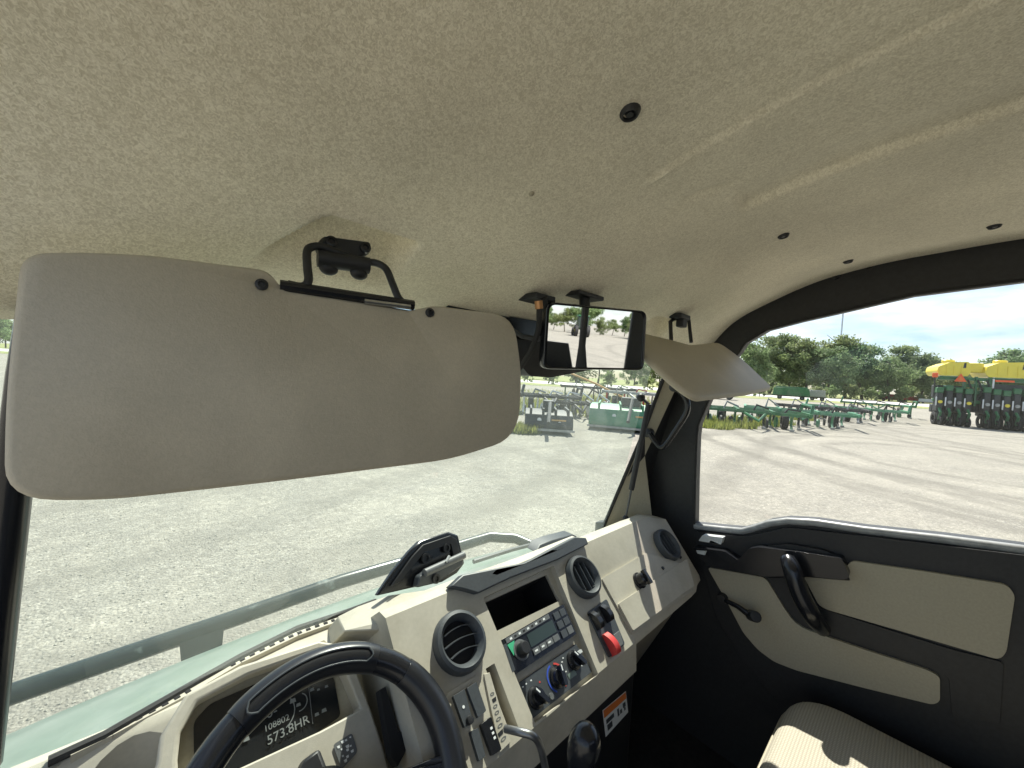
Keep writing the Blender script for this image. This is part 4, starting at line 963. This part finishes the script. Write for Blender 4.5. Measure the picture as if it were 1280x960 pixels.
cultivator('hay_tedder', gp_(650, 517), 2.4, 1.4, .7, 'dark', 'dark tedder with white tines at the edge of the big sun visor', 'tedder', seed=7, shank='whitepaint', tines=8, wings=True)
cultivator('implement_frame', gp_(752, 512), 3.4, 1.3, .9, 'steel', 'bare steel frame lying behind the green cutter', 'implement frame', seed=8, shank='redpaint', tines=7)
cultivator('subsoiler', gp_(700, 500), 5, 2, .9, 'dark', 'far dark implement beside the orange pole', 'subsoiler', seed=9, shank='jdgreen', tines=8)
p0_ = gp_(796, 508); d = vdir(p0_)
b = MB(); b.tube([p0_+V((0, 0, .12)), p0_-d*2.6+V((0, 0, 1.25)), p0_-d*5.0+V((0, 0, 2.1))], [.055, .07, .05], 8)
au = empty('grain_auger', p0_); tag(au, 'orange and yellow pole of an auger leaning up to the left', 'auger'); b.build('tube', M['pole'], au)
q = MB(); q.tube([p0_-d*2.6+V((0, 0, 1.25)), p0_-d*2.2+V((0, 0, .1))], .05, 6); q.tube([p0_-d*2.6+V((0, 0, 1.25)), p0_-d*3.0+V((0, .3, .1))], .05, 6); q.build('stand', M['dark'], au)

# ---- far machinery beyond the yard
def box_machine(name, px, depth, wd, h, m, label, cat, top=None, cab=False):
    p = far_pt(px, depth); L = Loc(p, vdir(p)); o = empty(name, p); tag(o, label, cat)
    q = MB(); q.prism([L(0, 0, h*.35), L(wd, 0, h*.35), L(wd*.97, 0, h), L(wd*.03, 0, h)], L.ey*1.8); q.build('body', M[m], o, bevel=.05)
    q = MB(); L.box(q, -.1, wd+.1, .2, 1.6, h*.26, h*.35); q.build('chassis', M['dark'], o)
    for k in range(5): q = MB(); L.box(q, wd*(.1+.18*k), wd*(.1+.18*k)+.1, -.06, .0, h*.36, h*.97); q.build('side_rib', M[m], o)
    for x in (.2, .8): wheel('wheel', L(wd*x, .3, h*.18), h*.18, .35, o, L.ey, n=16)
    q = MB(); q.tube([L(0, .9, h*.3), L(-1.4, .9, h*.25)], .07, 6); q.build('hitch', M['dark'], o)
    if top: q = MB(); L.box(q, wd*.08, wd*.92, .2, 1.6, h, h*1.12); q.build('lid', M[top], o, bevel=.05)
    if cab: q = MB(); q.prism([L(wd*.55, .2, h), L(wd*.95, .2, h), L(wd*.9, .2, h*1.7), L(wd*.6, .2, h*1.7)], L.ey*1.4); q.build('cab', M['lcd'], o, bevel=.05)
    return o
box_machine('grain_wagon', 966, 64, 5.0, 1.9, 'jdgreen', 'long green wagon parked at the far edge below the trees', 'wagon', 'jdgreen')
box_machine('silage_trailer', 1012, 66, 2.2, 1.8, 'steel', 'grey trailer just right of the long green wagon', 'trailer')
box_machine('baler', 1098, 108, 5.5, 2.0, 'redpaint', 'red machine by the road, left one of two', 'baler')
box_machine('baler', 1124, 112, 5.0, 1.7, 'redpaint', 'smaller red machine by the road, nearer the planter', 'baler')
box_machine('baler', 888, 46, 2.6, 2.2, 'redpaint', 'red machine half hidden behind the passenger sun visor', 'baler')
box_machine('pickup_truck', 1148, 104, 4.6, 1.3, 'whitepaint', 'white truck on the road beside the planter', 'truck', cab=True)

# ---- folded planter on the right
p0_ = V((36.2, -.4, 0)); 
class Wide(Loc):
    def __call__(s, x, y, z): return s.o+s.ex*x*.60+s.ey*y+s.ez*z
L = Wide(p0_, (.27, -.963, 0)); pl = empty('seed_planter', p0_)
tag(pl, 'folded green planter with yellow seed tanks and rows of dark wheels', 'planter')
def tank(x0, x1, z0, z1, nm='seed_tank'):
    sec = rounded([L(x0, 0, z0+.25), L(x0+.25, 0, z0), L(x1-.2, 0, z0), L(x1, 0, z0+.2), L(x1-.03, 0, z1-.2), L(x1-.2, 0, z1), L(x0+.9, 0, z1-.06), L(x0+.08, 0, z1-.34)], .08, 4)
    t = MB().prism(sec, L.ey*1.9).build(nm, M['yellow'], pl, bevel=.10, seg=3)
    q = MB(); q.lathe([(.30, -.02), (.30, .10), (.26, .14), (0, .15)], L((x0+x1)/2, .9, z1), (0, 0, 1), 16); q.build('tank_lid', M['yellow'], t)
    q = MB(); L.box(q, x0+.2, x1-.2, -.05, 0, z0-.10, z0-.02); q.build('tank_cradle', M['jdgreen'], t)
    q = MB(); q.prism([L(x1-.55, -.004, z0+.5), L(x1-.35, -.004, z0+.52), L(x1-.35, -.004, z0+.85), L(x1-.5, -.004, z0+.8)], -L.ey*.01); q.build('decal', M['dark'], t, smooth=0)
    for k in range(3):
        q = MB(); x = x0+(x1-x0)*(.28+.22*k); L.box(q, x-.02, x+.02, -.03, .0, z0+.1, z1-.25); q.build('tank_seam', M['yellow'], t, bevel=.01)
tank(.05, 2.45, 3.1, 4.0); tank(3.45, 6.4, 3.1, 4.05)
q = MB(); L.box(q, 2.35, 3.55, .3, 1.5, 3.35, 3.95); q.build('centre_hopper', M['yellow'], pl, bevel=.08)
for z, x0, x1 in ((2.95, .2, 7.0), (2.55, 2.1, 4.0), (2.15, 2.1, 4.1), (1.55, .0, 7.2)):
    q = MB(); L.box(q, x0, x1, .1, .32, z-.1, z+.1); q.build('toolbar', M['jdgreen'], pl, bevel=.02)
for x in (2.15, 2.95, 3.9): q = MB(); L.box(q, x-.08, x+.08, .02, .25, 1.3, 3.1); q.build('frame_upright', M['jdgreen'], pl, bevel=.02)
for x in (2.3, 3.0, 3.6): q = MB(); q.tube([L(x, .0, 2.9), L(x+.3, -.1, 2.3), L(x+.15, 0, 1.8)], .05, 6); q.build('hose', M['rubber'], pl)
q = MB(); L.box(q, 3.98, 4.10, -.05, .0, 2.45, 3.1); q.build('white_post', M['whitepaint'], pl)
q = MB(); L.box(q, 4.15, 5.4, -.05, .0, 2.84, 2.95); q.build('reflector_strip', M['smv'], pl)
q = MB(); L.box(q, 4.15, 6.4, -.02, .2, 2.35, 2.7); q.build('walkway_panel', M['dark'], pl)
c = L(1.72, -.12, 3.0); q = MB(); q.prism([c+L.ex*-.26+V((0, 0, -.24)), c+L.ex*.26+V((0, 0, -.24)), c+V((0, 0, .26))], -L.ey*.02); sg = q.build('slow_vehicle_sign', M['smv'], pl, smooth=0)
q = MB(); q.prism([c-L.ey*.03+L.ex*-.13+V((0, 0, -.17)), c-L.ey*.03+L.ex*.13+V((0, 0, -.17)), c-L.ey*.03+V((0, 0, .10))], -L.ey*.01); q.build('sign_centre', M['orange'], sg, smooth=0)
q = MB(); q.box(L(-.12, -.1, 3.1), (.25, .25, .28)); q.build('marker_lamp', M['smv'], pl, bevel=.03)
q = MB(); q.tube([L(-.1, 0, 3.0), L(.0, .1, 2.6), L(.1, .2, 1.5)], .04, 6); q.build('lamp_arm', M['dark'], pl)
def row_unit(x, tall):
    u = MB(); L.box(u, x-.22, x+.22, -.3, .35, .85, 2.0+tall); ro = u.build('row_unit', M['dark'], pl, bevel=.04)
    q = MB(); L.box(q, x-.26, x+.26, -.28, .3, 2.0+tall, 2.35+tall); q.build('hopper_lid', M['jdgreen'], ro, bevel=.05)
    q = MB(); q.tube([L(x, -.1, 1.2), L(x, -.55, .8), L(x, -.35, .35)], .07, 6); q.build('closing_arm', M['jdgreen'], ro)
    for s in (-.13, .13): wheel('gauge_wheel', L(x+s*1.2, .1, .40), .40, .10, ro, L.ex, 'yellow', 16, sub=False)
    wheel('closing_wheel', L(x, -.5, .28), .28, .07, ro, L.ex, n=14, sub=False)
    q = MB(); L.box(q, x-.33, x-.22, -.32, -.28, 1.2, 1.75); q.build('white_cover', M['whitepaint'], ro, bevel=.02)
    q = MB(); q.lathe([(.10, 0), (.10, .05), (0, .06)], L(x+.02, -.3, 1.45), -L.ey, 10); q.build('seed_meter', M['steel' if tall else 'yellow'], ro)
for i, x in enumerate((.30, .98, 1.66, 2.34, 3.6, 4.25, 4.9, 5.55, 6.2)): row_unit(x, (.0, .15, .05)[i % 3])
for x0, x1, z0, z1 in ((.1, 2.2, .75, 1.25), (.15, 2.3, 1.7, 2.5), (2.5, 3.5, .95, 2.1), (3.5, 6.6, .7, 1.3), (3.6, 6.6, 1.6, 2.3)):
    q = MB(); L.box(q, x0, x1, .45, .9, z0, z1); q.build('frame_box', M['dark'], pl, bevel=.05)
for x in (.45, 2.0, 4.25, 5.8): wheel('transport_wheel', L(x, .1, .52), .52, .34, pl, L.ex, 'dark', 20)
for x in (2.6, 3.3): q = MB(); L.box(q, x-.2, x+.2, .4, .9, .9, 1.6); q.build('drive_box', M['dark'], pl, bevel=.05)
q = MB(); q.tube([L(3.0, .5, 1.2), L(3.0, 5.5, .7)], .14, 8); q.build('tongue', M['jdgreen'], pl)

# ---- tractor behind the cab (shows in the mirror)
p0_ = V((-1.2, -58, 0)); L = Loc(p0_, (-1, .2, 0)); tt = empty('tractor', p0_); tag(tt, 'green tractor with yellow wheels standing behind the vehicle, seen in the mirror', 'tractor')
q = MB(); L.box(q, -.45, .45, -1.2, 2.0, 1.0, 1.8); q.build('bonnet', M['jdgreen'], tt, bevel=.08)
q = MB(); L.box(q, -.75, .75, -2.2, -.8, 1.2, 2.9); q.build('cab', M['lcd'], tt, bevel=.08)
q = MB(); L.box(q, -.85, .85, -2.3, -.7, 2.9, 3.1); q.build('cab_roof', M['jdgreen'], tt, bevel=.06)
for s in (-.85, .85): wheel('rear_wheel', L(s, -1.7, .85), .85, .5, tt, L.ex, 'yellow'); wheel('front_wheel', L(s*.9, 1.4, .6), .6, .4, tt, L.ex, 'yellow')

# ---- trees
def leaf_mat(name, c1, c2):
    m = bpy.data.materials.new(name); m.use_nodes = True; n = m.node_tree.nodes; l = m.node_tree.links; b = n['Principled BSDF']
    b.inputs['Roughness'].default_value = .6; b.inputs['Specular IOR Level'].default_value = .3
    g_ = n.new('ShaderNodeNewGeometry'); oi = n.new('ShaderNodeObjectInfo')
    r_ = n.new('ShaderNodeMixRGB'); r_.inputs[1].default_value = (*c1, 1); r_.inputs[2].default_value = (*c2, 1); l.new(g_.outputs['Random Per Island'], r_.inputs[0])
    h = n.new('ShaderNodeHueSaturation'); mr = n.new('ShaderNodeMapRange'); mr.inputs[3].default_value = .47; mr.inputs[4].default_value = .52; l.new(oi.outputs['Random'], mr.inputs[0]); l.new(mr.outputs[0], h.inputs['Hue'])
    l.new(r_.outputs[0], h.inputs['Color']); l.new(h.outputs[0], b.inputs['Base Color'])
    tl = n.new('ShaderNodeBsdfTranslucent'); l.new(h.outputs[0], tl.inputs[0]); ms_ = n.new('ShaderNodeMixShader'); ms_.inputs[0].default_value = .5
    l.new(b.outputs[0], ms_.inputs[1]); l.new(tl.outputs[0], ms_.inputs[2]); l.new(ms_.outputs[0], n['Material Output'].inputs[0])
    return m
LF = [leaf_mat('oak_leaves', (.15, .22, .09), (.29, .36, .17)), leaf_mat('elm_leaves', (.12, .195, .09), (.24, .31, .16)), leaf_mat('willow_leaves', (.16, .225, .085), (.28, .35, .16))]
M['bark'] = mat('grey_bark', (.10, .085, .065), .9, noise=(5, .3))
def tree_proto(seed, H, spread, low, leaf=1.0, per=95):
    rg = random.Random(seed); t = MB(); lv = MB()
    tips = []
    def limb(p, d, ln, r, lev):
        pts = [p]; q = p
        for k in range(4):
            d = (d+V((rg.uniform(-.22, .22), rg.uniform(-.22, .22), rg.uniform(-.05, .18)))).normalized(); q = q+d*ln/4; pts.append(q)
        t.tube(pts, [r*(1-.16*k) for k in range(5)], 6)
        if lev >= 1: tips.append((q, lev)); tips.append((pts[2], lev))
        if lev < 2:
            for k in range(5 if lev == 0 else 4):
                a = rg.uniform(0, 6.28); e = rg.uniform(.2, 1.0); i = rg.randint(2, 4)
                limb(pts[i], V((math.cos(a), math.sin(a), e)), ln*rg.uniform(.42, .68), r*.5, lev+1)
    limb(V((0, 0, 0)), V((0, 0, 1)), H*.58, H*.022, 0)
    cl = [(q, rg.uniform(.8, 1.5)*H*.075) for q, _ in tips]
    for k in range(46):
        a = rg.uniform(0, 6.28); z = low+(1-low)*rg.random()**.8; rr = spread*H*math.sqrt(max(.03, 1-((z-.5)/.55)**2))*rg.uniform(.3, 1.0)
        cl.append((V((math.cos(a)*rr, math.sin(a)*rr, z*H)), rg.uniform(.7, 1.35)*H*.075))
    for c, r in cl:
        c = V((c.x, c.y, min(c.z*.86, H*.97)))
        for k in range(per):
            d = V((rg.gauss(0, 1), rg.gauss(0, 1), rg.gauss(0, .75))).normalized(); p = c+d*r*rg.uniform(.55, 1.15)
            s = rg.uniform(.16, .34)*H/15*leaf; a = V((rg.gauss(0, 1), rg.gauss(0, 1), rg.gauss(0, 1))).normalized(); e = a.cross(d+V((.01, .02, .3))).normalized()
            lv.add([p-a*s, p+e*s*.7, p+a*s, p-e*s*.7], [(0, 1, 2, 3)])
    return t.mesh('trunk', M['bark'], 50), lv
protos = []
for i, (sd_, H, sp_, lw) in enumerate(((11, 15, .34, .22), (23, 15, .40, .12), (37, 15, .28, .28), (41, 15, .46, .05))):
    tm, lv = tree_proto(sd_, H, sp_, lw)
    me = bpy.data.meshes.new('crown'); me.from_pydata(lv.v, [], lv.f); me.materials.append(LF[i % 3]); protos.append((tm, me))
tm, lv = tree_proto(53, 15, .52, .03, 3.2, 16)
me = bpy.data.meshes.new('crown'); me.from_pydata(lv.v, [], lv.f); me.materials.append(LF[2]); protos.append((tm, me))
TG = 'trees beyond the road'
def tree(p, h, k, rot, label, name='tree', group=TG):
    o = bpy.data.objects.new(name, None); COL.objects.link(o); o.location = p; o.rotation_euler.z = rot; o.scale = (h/15,)*3
    tag(o, label, 'tree' if name != 'bush' else 'bush', group)
    for nm, me in (('trunk', protos[k][0]), ('crown', protos[k][1])):
        c = bpy.data.objects.new(nm, me); COL.objects.link(c); c.parent = o
    return o
rg = random.Random(5)
def top_h(px, top, depth): return 1.65+(466+.06*(px-640)-top)/F*depth
for px, top, dep, k, lb_ in ((938, 428, 106, 0, 'tall leafy tree at the front corner of the door window'), (962, 416, 116, 1, 'broad tree second from the front corner of the door window'), (985, 418, 112, 2, 'narrow tree above the long green wagon'),
                        (1008, 424, 108, 0, 'full green tree right of the wagon'), (1032, 432, 102, 1, 'round tree with pale leaves left of the radio mast'), (1056, 420, 114, 0, 'tall tree in front of the radio mast'), (1078, 428, 110, 1, 'dark dense tree right of the radio mast'),
                        (1112, 446, 104, 3, 'low wide tree in the dip of the tree line'), (1130, 430, 112, 2, 'tall ragged tree left of the planter'), (1148, 440, 108, 1, 'dense tree beside the left end of the planter'),
                        (1172, 448, 118, 3, 'low tree behind the left yellow tank'), (1200, 452, 122, 1, 'low tree between the two yellow tanks'), (1258, 436, 116, 0, 'round tree top rising behind the right yellow tank'), (1290, 440, 114, 1, 'tree at the edge of the picture behind the planter')):
    tree(far_pt(px, dep), top_h(px, top, dep)*1.08, k, rg.uniform(0, 6), lb_)
i = 0
for px in list(range(-60, 900, 37)) + [1330, 1380, 1440, 1500]:
    dep = rg.uniform(104, 124); tree(far_pt(px+rg.uniform(-9, 9), dep), rg.uniform(9.5, 15.5), rg.randint(0, 3), rg.uniform(0, 6), 'green tree in the row beyond the road in front of the vehicle')
for px in range(900, 1300, 26):
    dep = rg.uniform(128, 140); tree(far_pt(px, dep), rg.uniform(9, 12.5), rg.randint(0, 3), rg.uniform(0, 6), 'tree of the second row behind the front trees', group='second row of trees')
for px, dep, h in ((950, 72, 3.6), (975, 90, 3.2), (1022, 76, 2.8), (1040, 94, 3.6), (1064, 98, 4.2), (1090, 100, 3.8), (1128, 101, 3.4), (690, 70, 3), (760, 74, 3.4), (810, 72, 3), (660, 76, 3.2), (720, 100, 5)):
    tree(far_pt(px, dep), h, 4, rg.uniform(0, 6), 'leafy bush growing low in front of the trees', 'bush', 'bushes along the road')
for k in range(30):
    a = R(158+k*1.7); d_ = rg.uniform(72, 95); tree(V((math.sin(a)*d_, math.cos(a)*d_, 0)), rg.uniform(4, 8), rg.randint(0, 3), rg.uniform(0, 6), 'tree in the row behind the vehicle, seen in the mirror', group='trees behind the vehicle')
# ---- radio mast
p0_ = far_pt(1045.5, 330); ms = empty('radio_mast', p0_); tag(ms, 'thin lattice radio mast rising above the trees', 'mast')
hm = 1.65+(490-388)/F*330; b = MB()
for k in range(3): a = k*2.09; b.tube([p0_+V((math.cos(a)*.5, math.sin(a)*.5, 0)), p0_+V((math.cos(a)*.4, math.sin(a)*.4, hm))], .13, 5)
b.build('leg', M['steel'], ms)
b = MB()
for k in range(26):
    z = hm*k/26; a0, a1 = (k % 3)*2.09, ((k+1) % 3)*2.09
    b.tube([p0_+V((math.cos(a0)*.46, math.sin(a0)*.46, z)), p0_+V((math.cos(a1)*.46, math.sin(a1)*.46, z+hm/26))], .08, 4)
b.build('lattice', M['steel'], ms)
# ---- weeds round the parked implements
M['weeds'] = leaf_mat('weeds', (.16, .20, .04), (.30, .31, .09))
def weeds(pts, n, seed, label):
    rg = random.Random(seed); b = MB()
    for (p, rad) in pts:
        for k in range(n):
            a = rg.uniform(0, 6.28); r_ = rad*math.sqrt(rg.random()); q = p+V((math.cos(a)*r_, math.sin(a)*r_, 0)); h = rg.uniform(.08, .30); d = V((rg.uniform(-1, 1), rg.uniform(-1, 1), 0))*.10; s = V((d.y, -d.x, 0)).normalized()*.02
            b.add([q-s, q+s, q+d+V((0, 0, h))], [(0, 1, 2)])
    o = b.build('grass', M['weeds'], smooth=0); tag(o, label, None, kind='stuff')
weeds([(gp_(x, y), r_) for x, y, r_ in ((885, 533, .9), (905, 531, 1.2), (930, 528, 1.6), (950, 527, 1.4), (985, 523, 1.2), (1010, 521, .8))], 1300, 3, 'yellow green weeds round the parked cultivators')
weeds([(gp_(x, y), r_) for x, y, r_ in ((660, 512, 3), (690, 508, 3.5), (720, 508, 4), (655, 540, .5), (760, 505, 4), (790, 503, 5), (700, 496, 8), (660, 498, 7), (745, 496, 9))], 1500, 4, 'grass between the implements ahead of the windshield')

# ---- loose stones on the yard near the vehicle
M['pebble'] = mat('loose_stone', (.40, .385, .33), .95, spec=.1, var=(40, (.24, .23, .20), .4, .65))
rg = random.Random(9); b = MB()
for k in range(22000):
    t = rg.random()**1.6; y = 1.75+t*8.5; x = rg.uniform(-.6*y-.2, 1.9*y+1.2)
    r_ = rg.choice((.004, .005, .006, .006, .007, .008, .011)); c = V((x, y, r_*.25)); a = rg.uniform(0, 6.28); ca, sa = math.cos(a)*r_, math.sin(a)*r_
    q = rg.uniform(.6, 1.0)
    b.add([c+V((ca, sa, 0)), c+V((-sa*q, ca*q, 0)), c+V((-ca, -sa, 0)), c+V((sa*q, -ca*q, 0)), c+V((ca*.2, sa*.2, r_*.45))], [(0, 1, 4), (1, 2, 4), (2, 3, 4), (3, 0, 4)])
tag(b.build('gravel', M['pebble'], smooth=0), 'loose gravel stones scattered on the yard ahead', None, kind='stuff')
